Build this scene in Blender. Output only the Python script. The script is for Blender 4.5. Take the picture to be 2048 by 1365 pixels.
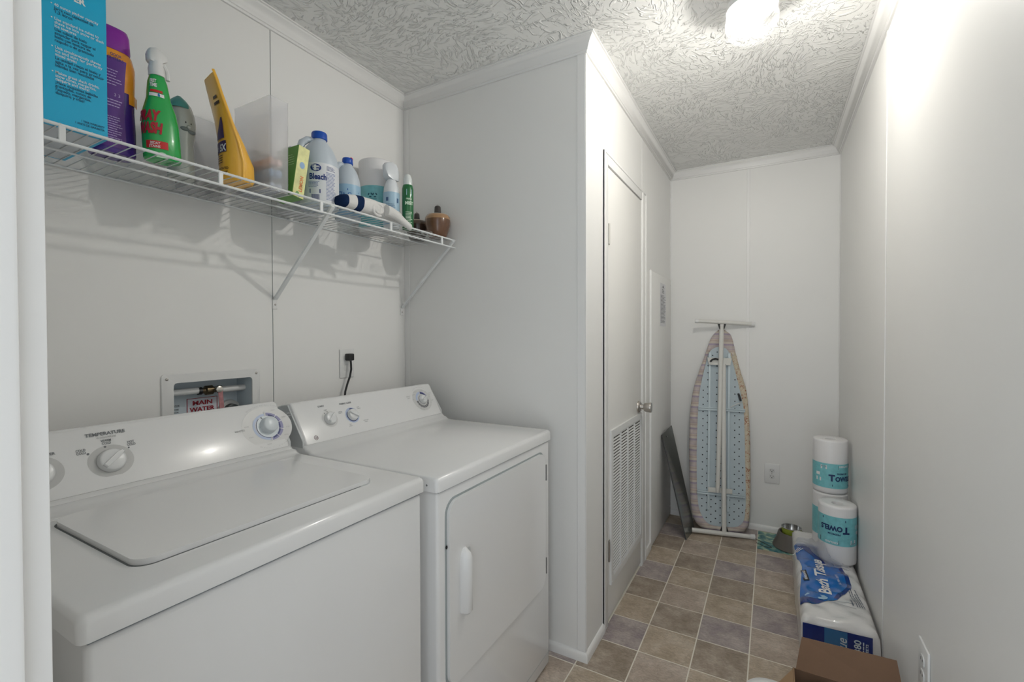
import bpy, bmesh, math, random
from mathutils import Vector, Matrix, noise
PI = math.pi
random.seed(5)
for _o in list(bpy.data.objects):
    bpy.data.objects.remove(_o)
SC = bpy.context.scene
COL = SC.collection
R = math.radians

# ------------------------------------------------------------------ camera
CAMH = 1.2941
yaw, pitch, roll = 0.5133, 0.0142, 0.0027
fw = Vector((-math.sin(yaw), math.cos(yaw), 0)); rt = Vector((math.cos(yaw), math.sin(yaw), 0)); dn = Vector((0, 0, -1))
f2 = fw*math.cos(pitch) + dn*math.sin(pitch); d2 = -fw*math.sin(pitch) + dn*math.cos(pitch)
r3 = rt*math.cos(roll) + d2*math.sin(roll); d3 = -rt*math.sin(roll) + d2*math.cos(roll)
cam = bpy.data.cameras.new('camera'); cam_o = bpy.data.objects.new('camera', cam); COL.objects.link(cam_o)
cam.sensor_width = 36; cam.lens = 922.128/2048*36; cam.clip_start = 0.01
m = Matrix.Identity(4)
for i in range(3):
    m[i][0] = r3[i]; m[i][1] = -d3[i]; m[i][2] = -f2[i]
m[2][3] = CAMH
cam_o.matrix_world = m
SC.camera = cam_o
# ------------------------------------------------------------------ light and exposure
W = bpy.data.worlds.new('world'); SC.world = W; W.use_nodes = True
W.node_tree.nodes['Background'].inputs[0].default_value = (0.88, 0.94, 1.0, 1)
W.node_tree.nodes['Background'].inputs[1].default_value = 0.90
def area(name, loc, rot, sx, sy, power, col):
    l = bpy.data.lights.new(name, 'AREA'); l.shape = 'RECTANGLE'; l.size = sx; l.size_y = sy; l.energy = power; l.color = col
    o = bpy.data.objects.new(name, l); COL.objects.link(o); o.location = loc; o.rotation_euler = rot
    return o
# added unseen fill light, well behind the doorway in which the camera stands
area('added_fill_light', (-0.25, -2.1, 1.15), (R(98), 0, 0), 2.4, 2.0, 13, (0.86, 0.94, 1.0))
LAMP = 10.5            # power of the ceiling lamp in watts of light
SC.view_settings.view_transform = 'Standard'
SC.view_settings.look = 'None'
SC.view_settings.gamma = 1
SC.view_settings.use_curve_mapping = False
SC.view_settings.exposure = 0.64

# ------------------------------------------------------------------ helpers
def lin(c):
    return tuple((v/12.92 if v <= 0.04045 else ((v+0.055)/1.055)**2.4) for v in c)
def hexc(h):
    h = h.lstrip('#'); return lin([int(h[i:i+2], 16)/255 for i in (0, 2, 4)])
MATS = {}
def mat(name, color, rough=0.5, metal=0.0, coat=0.0, var=0.0, vscale=6.0, bump=0.0, bscale=60.0, alpha=1.0, trans=0.0, emit=None, es=0.0, spec=0.5, bdist=0.001):
    if name in MATS: return MATS[name]
    M = bpy.data.materials.new(name); M.use_nodes = True
    nt = M.node_tree; b = nt.nodes['Principled BSDF']
    c = hexc(color) if isinstance(color, str) else color
    b.inputs['Base Color'].default_value = (*c, 1); b.inputs['Roughness'].default_value = rough
    b.inputs['Metallic'].default_value = metal; b.inputs['Coat Weight'].default_value = coat
    b.inputs['Specular IOR Level'].default_value = spec
    b.inputs['Alpha'].default_value = alpha; b.inputs['Transmission Weight'].default_value = trans
    if emit: b.inputs['Emission Color'].default_value = (*emit, 1); b.inputs['Emission Strength'].default_value = es
    tc = nt.nodes.new('ShaderNodeTexCoord')
    if var > 0:
        n = nt.nodes.new('ShaderNodeTexNoise'); n.inputs['Scale'].default_value = vscale; n.inputs['Detail'].default_value = 5
        nt.links.new(tc.outputs['Object'], n.inputs['Vector'])
        mr = nt.nodes.new('ShaderNodeMapRange'); mr.inputs[1].default_value = 0.25; mr.inputs[2].default_value = 0.75
        mr.inputs[3].default_value = 1-var; mr.inputs[4].default_value = 1+var
        nt.links.new(n.outputs['Fac'], mr.inputs[0])
        mx = nt.nodes.new('ShaderNodeVectorMath'); mx.operation = 'SCALE'; mx.inputs[0].default_value = c
        nt.links.new(mr.outputs[0], mx.inputs['Scale']); nt.links.new(mx.outputs[0], b.inputs['Base Color'])
    if bump > 0:
        n = nt.nodes.new('ShaderNodeTexNoise'); n.inputs['Scale'].default_value = bscale; n.inputs['Detail'].default_value = 4
        nt.links.new(tc.outputs['Object'], n.inputs['Vector'])
        bp = nt.nodes.new('ShaderNodeBump'); bp.inputs['Strength'].default_value = bump; bp.inputs['Distance'].default_value = bdist
        nt.links.new(n.outputs['Fac'], bp.inputs['Height']); nt.links.new(bp.outputs[0], b.inputs['Normal'])
    MATS[name] = M
    return M

def obj(name, bm, m, parent=None, smooth=35, kind=None, label=None, cat=None, group=None, mats=None):
    me = bpy.data.meshes.new(name)
    bmesh.ops.recalc_face_normals(bm, faces=bm.faces[:])
    bm.to_mesh(me); bm.free()
    if mats:
        for x in mats: me.materials.append(x)
    else: me.materials.append(m)
    if smooth:
        me.shade_smooth(); me.set_sharp_from_angle(angle=R(smooth))
    o = bpy.data.objects.new(name, me); COL.objects.link(o)
    if parent is not None:
        o.parent = parent
        base = world_loc(parent)
        if base.length > 0: me.transform(Matrix.Translation(-base))
    if name in ('lettering', 'print', 'notice_print', 'badge', 'dial_tick', 'sheet_icon', 'white_patch', 'hinge_slot', 'slot', 'knockout_slot', 'contents', 'eyes', 'mullion', 'dial_ring'): kind = 'stuff'
    if kind: o['kind'] = kind
    if label: o['label'] = label
    if cat: o['category'] = cat
    if group: o['group'] = group
    return o
def world_loc(o):
    v = Vector((0, 0, 0))
    while o is not None:
        v = v + o.location; o = o.parent
    return v
def thing(name, label, cat, loc=(0, 0, 0), group=None, kind=None):
    o = bpy.data.objects.new(name, None); COL.objects.link(o); o.location = loc; o.empty_display_size = 0.05
    if kind: o['kind'] = kind
    else: o['label'] = label; o['category'] = cat
    if group: o['group'] = group
    return o
def B():
    return bmesh.new()
def box(bm, x0, x1, y0, y1, z0, z1, bev=0.0, seg=2, mi=0):
    t = bmesh.new()
    r = bmesh.ops.create_cube(t, size=1)
    for v in t.verts:
        v.co = Vector(((x0+x1)/2+v.co.x*(x1-x0), (y0+y1)/2+v.co.y*(y1-y0), (z0+z1)/2+v.co.z*(z1-z0)))
    if bev > 0: bmesh.ops.bevel(t, geom=t.edges[:], offset=bev, segments=seg, profile=0.5, affect='EDGES')
    for f in t.faces: f.material_index = mi
    join(bm, t)
    return bm
def join(bm, t, M=None):
    vm = {}
    for v in t.verts: vm[v] = bm.verts.new(M @ v.co if M else v.co)
    for f in t.faces:
        try:
            nf = bm.faces.new([vm[v] for v in f.verts]); nf.material_index = f.material_index
        except ValueError: pass
    t.free()
def ring_loft(bm, rings, close=True, cap0=True, cap1=True, mi=0):
    vs = [[bm.verts.new(p) for p in r] for r in rings]
    n = len(vs[0])
    for a, b in zip(vs, vs[1:]):
        for i in range(n if close else n-1):
            j = (i+1) % n
            try: bm.faces.new((a[i], a[j], b[j], b[i])).material_index = mi
            except ValueError: pass
    if close and cap0: bm.faces.new(vs[0][::-1]).material_index = mi
    if close and cap1: bm.faces.new(vs[-1]).material_index = mi
    return vs
def lathe(bm, prof, c, seg=40, sx=1.0, sy=1.0, cap0=True, cap1=True, mi=0, rot=0.0, p=2.0):
    rings = []
    for r, z in prof:
        rr = []
        for i in range(seg):
            a = 2*PI*i/seg; ca, sa = math.cos(a), math.sin(a)
            if p != 2.0:
                k = (abs(ca)**p + abs(sa)**p)**(-1/p); ca *= k; sa *= k
            x, y = ca*r*sx, sa*r*sy
            rr.append((c[0]+x*math.cos(rot)-y*math.sin(rot), c[1]+x*math.sin(rot)+y*math.cos(rot), c[2]+z))
        rings.append(rr)
    ring_loft(bm, rings, cap0=cap0, cap1=cap1, mi=mi)
    return bm
def tube(bm, pts, r, seg=12, rs=None, cap=True, squash=None):
    pts = [Vector(p) for p in pts]
    rings = []; up = None
    for i, p in enumerate(pts):
        d = (pts[min(i+1, len(pts)-1)] - pts[max(i-1, 0)]).normalized()
        if up is None:
            up = Vector((0, 0, 1)) if abs(d.z) < 0.9 else Vector((1, 0, 0))
        s = d.cross(up).normalized(); up = s.cross(d).normalized()
        rr = rs[i] if rs else r
        rings.append([p + s*math.cos(2*PI*k/seg)*rr + up*math.sin(2*PI*k/seg)*rr*(squash or 1) for k in range(seg)])
    ring_loft(bm, rings, cap0=cap, cap1=cap)
    return bm
def prism(bm, pts, axis, a0, a1, bev=0.0, seg=2):
    """pts: 2D outline; axis 0/1/2 = extrusion axis; remaining axes in order"""
    def P(p, t):
        if axis == 0: return (t, p[0], p[1])
        if axis == 1: return (p[0], t, p[1])
        return (p[0], p[1], t)
    t = bmesh.new()
    ring_loft(t, [[P(p, a0) for p in pts], [P(p, a1) for p in pts]])
    if bev > 0:
        es = [e for e in t.edges if e.is_manifold and e.calc_face_angle(0) > 0.6]
        bmesh.ops.bevel(t, geom=es, offset=bev, segments=seg, profile=0.5, affect='EDGES')
    join(bm, t)
    return bm
def rrect(x0, x1, y0, y1, r, seg=6):
    out = []
    for cx, cy, a in ((x1-r, y1-r, 0), (x0+r, y1-r, 90), (x0+r, y0+r, 180), (x1-r, y0+r, 270)):
        for i in range(seg+1):
            t = R(a+90*i/seg); out.append((cx+r*math.cos(t), cy+r*math.sin(t)))
    return out
def sphere(bm, c, rx, ry=None, rz=None, u=16, v=10):
    t = bmesh.new(); bmesh.ops.create_uvsphere(t, u_segments=u, v_segments=v, radius=1)
    ry = ry or rx; rz = rz or rx
    for q in t.verts: q.co = Vector((c[0]+q.co.x*rx, c[1]+q.co.y*ry, c[2]+q.co.z*rz))
    join(bm, t); return bm
_tc = {}
def glyphs(s, bold=0.0):
    k = (s, bold)
    if k in _tc: return _tc[k]
    cu = bpy.data.curves.new('t', 'FONT'); cu.body = s; cu.size = 1.0; cu.offset = bold; cu.resolution_u = 3; cu.fill_mode = 'FRONT'
    o = bpy.data.objects.new('t', cu); COL.objects.link(o)
    dg = bpy.context.evaluated_depsgraph_get(); dg.update()
    me = bpy.data.meshes.new_from_object(o.evaluated_get(dg))
    vs = [v.co.copy() for v in me.vertices]; fs = [tuple(p.vertices) for p in me.polygons]
    bpy.data.objects.remove(o); bpy.data.curves.remove(cu); bpy.data.meshes.remove(me)
    w = max([v.x for v in vs], default=1)
    _tc[k] = (vs, fs, w)
    return _tc[k]
def text(bm, s, x, y, size, mp, bold=0.0, width=None, shear=0.0, align='L', sx=1.0, rot=0.0):
    """lay the writing s as flat glyphs on the surface mp(x, y)"""
    vs, fs, w = glyphs(s, bold)
    k = size*sx if width is None else width/w
    off = {'L': 0, 'C': -w*k/2, 'R': -w*k}[align]
    vm = []
    for v in vs:
        a, b = off + v.x*k + v.y*size*shear, v.y*size
        if rot: a, b = a*math.cos(rot)-b*math.sin(rot), a*math.sin(rot)+b*math.cos(rot)
        vm.append(bm.verts.new(mp(x+a, y+b)))
    for f in fs:
        try: bm.faces.new([vm[i] for i in f])
        except ValueError: pass
def flat(bm, pts, mp):
    try: bm.faces.new([bm.verts.new(mp(*p)) for p in pts])
    except ValueError: pass
def bars(bm, mp, x0, x1, y0, y1, n, h=0.35, jitter=0.3):
    """lines of print too small to read"""
    rnd = random.Random(int(x0*1e4+y0*1e5)+n)
    for i in range(n):
        y = y1-(i+0.5)*(y1-y0)/n; hh = (y1-y0)/n*h/2; xx = x0; end = x1-(x1-x0)*rnd.random()*jitter
        while xx < end-0.001:
            w = min((x1-x0)*rnd.uniform(0.08, 0.2), end-xx)
            flat(bm, [(xx, y-hh), (xx+w, y-hh), (xx+w, y+hh), (xx, y+hh)], mp); xx += w+(x1-x0)*0.02
def cyl_map(c, r, th0, eps=0.0008):
    return lambda x, y: (c[0]+(r+eps)*math.cos(th0+x/r), c[1]+(r+eps)*math.sin(th0+x/r), c[2]+y)
def plane_map(o, ux, uy, n, eps=0.0006):
    o, ux, uy, n = Vector(o), Vector(ux), Vector(uy), Vector(n)
    return lambda x, y: o+ux*x+uy*y+n*eps
def arcband(bm, c, r, z0, z1, a0, a1, seg=32, sx=1, sy=1):
    ring_loft(bm, [[(c[0]+r*sx*math.cos(a0+(a1-a0)*i/seg), c[1]+r*sy*math.sin(a0+(a1-a0)*i/seg), c[2]+z) for i in range(seg+1)] for z in (z0, z1)], close=False)

# ------------------------------------------------------------------ measures of the room
S = 0.198
H = 2.436
xA, yB, xC, yD, xE = -1.566, 1.712, -0.6345, 3.432, 0.359
YF = 0.126            # inner face of the front wall
gx0, gy7 = -3.3742*S, 8.4668*S

# ------------------------------------------------------------------ materials
wall_m = mat('wall_paint', (0.84, 0.835, 0.815), rough=0.42, bump=0.05, bscale=25, spec=0.35, var=0.015, vscale=1.5)
trim_m = mat('trim_paint', (0.85, 0.845, 0.83), rough=0.35, spec=0.4)
door_m = mat('door_paint', (0.82, 0.81, 0.78), rough=0.45, bump=0.04, bscale=40, spec=0.35)
dark_m = mat('dark_gap', (0.02, 0.02, 0.02), rough=0.9)
enamel = mat('white_enamel', (0.80, 0.80, 0.795), rough=0.22, coat=0.3, spec=0.5, bump=0.02, bscale=30)
wplastic = mat('white_plastic', (0.78, 0.78, 0.77), rough=0.35)
wire_m = mat('vinyl_coated_wire', (0.80, 0.82, 0.82), rough=0.3)
gray_m = mat('gray_plastic', (0.42, 0.44, 0.44), rough=0.4)
steel = mat('brushed_nickel', (0.50, 0.47, 0.44), rough=0.28, metal=1.0)
black_m = mat('black_plastic', (0.012, 0.012, 0.013), rough=0.4)

def ceiling_mat():
    M = bpy.data.materials.new('brush_textured_ceiling'); M.use_nodes = True; nt = M.node_tree; L = nt.links.new
    b = nt.nodes['Principled BSDF']; b.inputs['Base Color'].default_value = (0.87, 0.87, 0.85, 1); b.inputs['Roughness'].default_value = 0.55
    tc = nt.nodes.new('ShaderNodeTexCoord')
    dist = nt.nodes.new('ShaderNodeTexNoise'); dist.inputs['Scale'].default_value = 3; L(tc.outputs['Object'], dist.inputs['Vector'])
    add = nt.nodes.new('ShaderNodeVectorMath'); add.operation = 'MULTIPLY_ADD'; L(dist.outputs['Color'], add.inputs[0]); add.inputs[1].default_value = (0.25, 0.25, 0); L(tc.outputs['Object'], add.inputs[2])
    hs = None
    for k, (vs, off) in enumerate(((3.6, 0), (4.7, 3.3))):
        o = nt.nodes.new('ShaderNodeVectorMath'); o.operation = 'ADD'; L(add.outputs[0], o.inputs[0]); o.inputs[1].default_value = (off, off*0.7, 0)
        vo = nt.nodes.new('ShaderNodeTexVoronoi'); vo.inputs['Scale'].default_value = vs; L(o.outputs[0], vo.inputs['Vector'])
        sub = nt.nodes.new('ShaderNodeVectorMath'); sub.operation = 'SUBTRACT'; L(o.outputs[0], sub.inputs[0]); L(vo.outputs['Position'], sub.inputs[1])
        sp = nt.nodes.new('ShaderNodeSeparateColor'); L(vo.outputs['Color'], sp.inputs[0])
        an = nt.nodes.new('ShaderNodeMath'); an.operation = 'MULTIPLY'; an.inputs[1].default_value = 6.28; L(sp.outputs[0], an.inputs[0])
        vr = nt.nodes.new('ShaderNodeVectorRotate'); vr.rotation_type = 'Z_AXIS'; L(sub.outputs[0], vr.inputs['Vector']); L(an.outputs[0], vr.inputs['Angle'])
        sc = nt.nodes.new('ShaderNodeVectorMath'); sc.operation = 'MULTIPLY'; sc.inputs[1].default_value = (24, 76, 1); L(vr.outputs[0], sc.inputs[0])
        jm = nt.nodes.new('ShaderNodeVectorMath'); jm.operation = 'MULTIPLY_ADD'; L(vo.outputs['Color'], jm.inputs[0]); jm.inputs[1].default_value = (40, 40, 40); L(sc.outputs[0], jm.inputs[2])
        n = nt.nodes.new('ShaderNodeTexNoise'); n.inputs['Scale'].default_value = 1.0; n.inputs['Detail'].default_value = 2; n.inputs['Distortion'].default_value = 0.7; L(jm.outputs[0], n.inputs['Vector'])
        mr = nt.nodes.new('ShaderNodeMapRange'); mr.interpolation_type = 'SMOOTHSTEP'; mr.inputs[1].default_value = 0.55; mr.inputs[2].default_value = 0.66; L(n.outputs['Fac'], mr.inputs[0])
        if hs is None: hs = mr
        else:
            mxx = nt.nodes.new('ShaderNodeMath'); mxx.operation = 'MAXIMUM'; L(hs.outputs[0], mxx.inputs[0]); L(mr.outputs[0], mxx.inputs[1]); hs = mxx
    bp = nt.nodes.new('ShaderNodeBump'); bp.inputs['Strength'].default_value = 1.0; bp.inputs['Distance'].default_value = 0.0042
    L(hs.outputs[0], bp.inputs['Height']); L(bp.outputs[0], b.inputs['Normal'])
    return M
ceil_m = ceiling_mat()

def tile_mat(name, c1, c2, c3):
    M = bpy.data.materials.new(name); M.use_nodes = True; nt = M.node_tree; L = nt.links.new
    b = nt.nodes['Principled BSDF']; b.inputs['Roughness'].default_value = 0.42; b.inputs['Specular IOR Level'].default_value = 0.35
    tc = nt.nodes.new('ShaderNodeTexCoord'); oi = nt.nodes.new('ShaderNodeObjectInfo')
    ad = nt.nodes.new('ShaderNodeVectorMath'); ad.operation = 'MULTIPLY_ADD'; ad.inputs[1].default_value = (37, 19, 0)
    cb = nt.nodes.new('ShaderNodeCombineXYZ'); L(oi.outputs['Random'], cb.inputs[0]); L(oi.outputs['Random'], cb.inputs[1]); L(cb.outputs[0], ad.inputs[0]); L(tc.outputs['Object'], ad.inputs[2])
    n1 = nt.nodes.new('ShaderNodeTexNoise'); n1.inputs['Scale'].default_value = 11; n1.inputs['Detail'].default_value = 6; n1.inputs['Roughness'].default_value = 0.62; L(ad.outputs[0], n1.inputs['Vector'])
    st = nt.nodes.new('ShaderNodeVectorMath'); st.operation = 'MULTIPLY'; st.inputs[1].default_value = (60, 150, 1); L(ad.outputs[0], st.inputs[0])
    n2 = nt.nodes.new('ShaderNodeTexNoise'); n2.inputs['Scale'].default_value = 1; n2.inputs['Detail'].default_value = 4; n2.inputs['Distortion'].default_value = 1.2; L(st.outputs[0], n2.inputs['Vector'])
    cr = nt.nodes.new('ShaderNodeValToRGB'); L(n1.outputs['Fac'], cr.inputs[0])
    e = cr.color_ramp.elements; e[0].position = 0.36; e[0].color = (*c1, 1); e[1].position = 0.5; e[1].color = (*c2, 1)
    q = e.new(0.64); q.color = (*c3, 1)
    mr = nt.nodes.new('ShaderNodeMapRange'); mr.inputs[1].default_value = 0.3; mr.inputs[2].default_value = 0.75; mr.inputs[3].default_value = 0.80; mr.inputs[4].default_value = 1.27; L(n2.outputs['Fac'], mr.inputs[0])
    mx = nt.nodes.new('ShaderNodeVectorMath'); mx.operation = 'SCALE'; L(cr.outputs[0], mx.inputs[0]); L(mr.outputs[0], mx.inputs['Scale'])
    L(mx.outputs[0], b.inputs['Base Color'])
    bp = nt.nodes.new('ShaderNodeBump'); bp.inputs['Strength'].default_value = 0.15; bp.inputs['Distance'].default_value = 0.001; L(n2.outputs['Fac'], bp.inputs['Height']); L(bp.outputs[0], b.inputs['Normal'])
    return M
TM = {'T': tile_mat('tan_vinyl_tile', hexc('#a69783'), hexc('#b4a592'), hexc('#c3b7a6')),
      'B': tile_mat('brown_vinyl_tile', hexc('#8f8273'), hexc('#a09283'), hexc('#b1a597')),
      'P': tile_mat('mauve_gray_vinyl_tile', hexc('#94898a'), hexc('#a59a96'), hexc('#b5aba6')),
      'L': tile_mat('pale_taupe_vinyl_tile', hexc('#a59688'), hexc('#b3a597'), hexc('#c2b5a8'))}
grout = mat('pale_grout', '#e6e1d4', rough=0.6, var=0.06, vscale=30)

# ------------------------------------------------------------------ room shell
def struct(name, bm, m, parent=None, smooth=35):
    return obj(name, bm, m, parent, smooth, kind='structure' if parent is None else None)
floor = struct('floor', box(B(), xA-0.12, xE+0.12, -0.6, yD+0.12, -0.06, -0.0006), grout)
pat = {0: 'BTP', 1: 'LBT', 2: 'TPB', 3: 'PLT'}
tmesh = {}
def tile_mesh(w, d, key):
    k = (round(w, 4), round(d, 4), key)
    if k not in tmesh:
        bm = B(); g = 0.0024
        ring_loft(bm, [[(g, g, -0.0006), (w-g, g, -0.0006), (w-g, d-g, -0.0006), (g, d-g, -0.0006)],
                       [(g, g, -0.0003), (w-g, g, -0.0003), (w-g, d-g, -0.0003), (g, d-g, -0.0003)],
                       [(g+0.0006, g+0.0006, 0), (w-g-0.0006, g+0.0006, 0), (w-g-0.0006, d-g-0.0006, 0), (g+0.0006, d-g-0.0006, 0)]])
        me = bpy.data.meshes.new('tile'); bmesh.ops.recalc_face_normals(bm, faces=bm.faces[:]); bm.to_mesh(me); bm.free(); me.materials.append(TM[key]); tmesh[k] = me
    return tmesh[k]
for i in range(-6, 7):
    for j in range(-11, 19):
        X0, X1 = gx0+i*S, gx0+(i+1)*S
        Y1 = gy7+(7-j)*S; Y0 = Y1-S
        X0, X1, Y0, Y1 = max(X0, xA), min(X1, xE), max(Y0, -0.5), min(Y1, yD)
        if Y0 > yB-0.01: X0 = max(X0, xC)
        if X1-X0 < 0.012 or Y1-Y0 < 0.012: continue
        if X1 < xC-0.002: Y1 = min(Y1, yB)
        if Y1-Y0 < 0.012: continue
        key = pat[i % 4][j % 3]
        o = bpy.data.objects.new('tile', tile_mesh(X1-X0, Y1-Y0, key)); COL.objects.link(o); o.parent = floor; o.location = (X0, Y0, 0)

bm = B(); box(bm, xA-0.12, xE+0.12, -0.6, yD+0.12, H, H+0.08); struct('ceiling', bm, ceil_m, smooth=0)
# left wall with the washer box opening (y .702-.944, z .90-1.152)
hy0, hy1, hz0, hz1 = 0.704, 0.944, 0.93, 1.150
ys = yB+0.02; T3 = 0.003
bm = B()
GP = 0.005
for (a, b_, c_, d_) in ((YF, hy0-GP, 0, H), (hy1+GP, ys, 0, H), (hy0-GP, hy1+GP, hz1+GP, H), (hy0-GP, hy1+GP, 0, hz0-GP)):
    box(bm, xA-0.10, xA-T3, a, b_, c_, d_)
wl = struct('wall_left', bm, wall_m, smooth=0)
seam = 1.0245
for a, b_ in ((YF, seam-0.0015), (seam+0.0015, ys)):
    bm = B()
    if a < hy0:
        for q in ((a, hy0-GP, 0, H), (hy1+GP, b_, 0, H), (hy0-GP, hy1+GP, hz1+GP, H), (hy0-GP, hy1+GP, 0, hz0-GP)): box(bm, xA-T3, xA, *q)
    else: box(bm, xA-T3, xA, a, b_, 0, H)
    obj('wall_panel', bm, wall_m, wl, smooth=0)
bm = B(); box(bm, xA-T3, xA-T3+0.0012, seam-0.0016, seam+0.0016, 0, H); obj('panel_joint', bm, mat('joint_shadow_paint', (0.28, 0.30, 0.30), rough=0.6), wl, smooth=0)
# closet front
struct('wall_closet_front', box(B(), xA, xC, yB, yB+0.06, 0, H), wall_m, smooth=0)
# closet side with the door opening
dy0, dy1, dzt = 1.970, 2.574, 2.034
bm = B()
for q in ((yB+0.06, dy0, 0, H), (dy1, yD+0.02, 0, H), (dy0, dy1, dzt, H)): box(bm, xC-0.07, xC, *q)
struct('wall_closet_side', bm, wall_m, smooth=0)
struct('wall_back', box(B(), xC-0.02, xE+0.10, yD, yD+0.10, 0, H), wall_m, smooth=0)
struct('wall_right', box(B(), xE, xE+0.10, -0.25, yD, 0, H), wall_m, smooth=0)
# closet interior backing
struct('wall_closet_inside', box(B(), xC-0.60, xC-0.55, yB+0.06, yD, 0, H), wall_m, smooth=0)
# front wall: doorway where the camera stands
JX = -0.45
bm = B()
box(bm, xA-0.1, JX-0.004, 0.0, YF-0.003, 0, H)
struct('wall_front', bm, wall_m, smooth=0)
bm = B(); box(bm, JX-0.02, JX, -0.012, YF-0.002, 0, H, 0.0015); box(bm, JX, JX+0.010, 0.02, 0.108, 0, H, 0.003)
struct('trim_1', bm, trim_m)

# crown moulding: a mitred run round the room
prof = [(0, -0.053), (0.0075, -0.053), (0.0095, -0.046), (0.013, -0.0445), (0.0145, -0.039), (0.017, -0.036), (0.0215, -0.026), (0.029, -0.0165), (0.038, -0.0105), (0.041, -0.0085), (0.0415, -0.0055), (0.0475, -0.0045), (0.0475, 0), (0, 0)]
pth = [(xA, YF), (xA, yB), (xC, yB), (xC, yD), (xE, yD), (xE, YF-0.3)]
def seg_n(a, b):
    d = Vector((b[0]-a[0], b[1]-a[1])).normalized(); return Vector((d.y, -d.x))
def run(names, pth, prof, m, zbase, which):
    ns = [seg_n(pth[i], pth[i+1]) for i in range(len(pth)-1)]
    for i in which:
        rings = []
        for k in (i, i+1):
            if k == 0 or k == len(pth)-1: mv = ns[i]
            else: mv = (ns[k-1]+ns[k])/(1+ns[k-1].dot(ns[k]))
            rings.append([(pth[k][0]+mv.x*a, pth[k][1]+mv.y*a, zbase+z) for a, z in prof])
        bm = B(); ring_loft(bm, rings); struct(names[i], bm, m, smooth=50)
run(['trim_2', 'trim_3', 'trim_4', 'trim_5', 'trim_6'], pth, prof, trim_m, H, range(5))
bprof = [(0, 0), (0.011, 0), (0.011, 0.020), (0.0095, 0.029), (0.006, 0.035), (0, 0.038)]
run(['', 'baseboard_closet_front', 'baseboard_closet_side', 'baseboard_back', 'baseboard_right'],
    [(xA, YF), (xA, yB), (xC, yB), (xC, 1.921), (xC, 1.921)], bprof, trim_m, 0, [1, 2])
run(['baseboard_back'], [(xC+0.006, yD), (xE, yD)], bprof, trim_m, 0, [0])
run(['baseboard_right'], [(xE, yD-0.011), (xE, 0.0)], bprof, trim_m, 0, [0])
struct('baseboard_closet_corner', box(B(), xC, xC+0.011, 2.664, 2.79, 0, 0.05, 0.003), trim_m)
# battens over the panel joints
def batten(n, *q, b=0.0012): struct('trim_%d' % n, box(B(), *q, b, 1), trim_m)
ZC = H-0.052
batten(7, xA, xA+0.032, yB-0.0035, yB, 0.038, ZC)
batten(8, xC-0.034, xC-0.0005, yB-0.0035, yB, 0.038, ZC)
batten(9, xC, xC+0.003, yB-0.003, yB+0.012, 0.038, ZC)
batten(10, -0.148, -0.130, yD-0.003, yD, 0.038, ZC)
batten(11, xE-0.003, xE, 2.118, 2.136, 0.038, ZC)
batten(12, xC, xC+0.002, 1.925, 1.937, 2.09, ZC)
batten(13, xC, xC+0.002, 2.598, 2.610, 2.09, ZC)
batten(14, xC, xC+0.004, yD-0.016, yD, 1.68, ZC)
batten(15, xE-0.004, xE, yD-0.012, yD, 0.04, ZC)
# door casing
for n, q in ((16, (1.921, dy0, 0, 2.086)), (17, (dy1, 2.664, 0, 2.086)), (18, (dy0, dy1, dzt, 2.086))):
    bm = B(); y0, y1, z0, z1 = q
    box(bm, xC, xC+0.009, y0, y1, z0, z1, 0.0015)
    if n == 16: box(bm, xC, xC+0.011, y0, y0+0.012, z0, z1, 0.002)
    if n == 17: box(bm, xC, xC+0.013, y1-0.012, y1, z0, z1, 0.002); box(bm, xC+0.004, xC+0.0115, y0+0.008, y0+0.03, z0, z1, 0.002)
    if n == 18: box(bm, xC, xC+0.012, y0-0.045, y1+0.09, z1-0.010, z1, 0.002)
    struct('trim_%d' % n, bm, trim_m)
# closet door
door = obj('door_1', box(B(), xC-0.030, xC+0.004, dy0+0.004, dy1-0.004, 0.022, dzt-0.006, 0.0012), door_m, kind='structure')
bm = B(); c = (xC+0.004, 2.512, 0.9)
def lathe_x(bm, prof, c, seg=28):
    ring_loft(bm, [[(c[0]+x, c[1]+r*math.cos(2*PI*i/seg), c[2]+r*math.sin(2*PI*i/seg)) for i in range(seg)] for r, x in prof])
lathe_x(bm, [(0.0325, 0), (0.0325, 0.005), (0.029, 0.010), (0.024, 0.012), (0.024, 0.014)], c)
k = obj('door_knob', bm, steel, door)
bm = B(); lathe_x(bm, [(0.015, 0.014), (0.013, 0.030), (0.0225, 0.034), (0.0245, 0.045), (0.0275, 0.066), (0.026, 0.070), (0.010, 0.0715)], c)
obj('knob_handle', bm, steel, k)
for z in (1.735, 0.330):
    bm = B(); box(bm, xC+0.004, xC+0.0075, dy0+0.012, dy0+0.032, z-0.044, z+0.044, 0.001)
    hm = mat('painted_hinge', (0.62, 0.60, 0.55), rough=0.4, metal=0.3) if z > 1 else mat('bare_hinge', (0.36, 0.33, 0.30), rough=0.4, metal=0.8)
    hg = obj('hinge', bm, hm, door)
    bm = B(); tube(bm, [(xC+0.010, dy0+0.006, z-0.044), (xC+0.010, dy0+0.006, z+0.044)], 0.0055, 10); obj('hinge_pin', bm, hm, hg)
    bm = B()
    for dz in (-0.02, 0.02): box(bm, xC+0.0052, xC+0.0079, dy0+0.013, dy0+0.016, z+dz-0.011, z+dz+0.011)
    obj('hinge_slot', bm, dark_m, hg, smooth=0)
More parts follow.
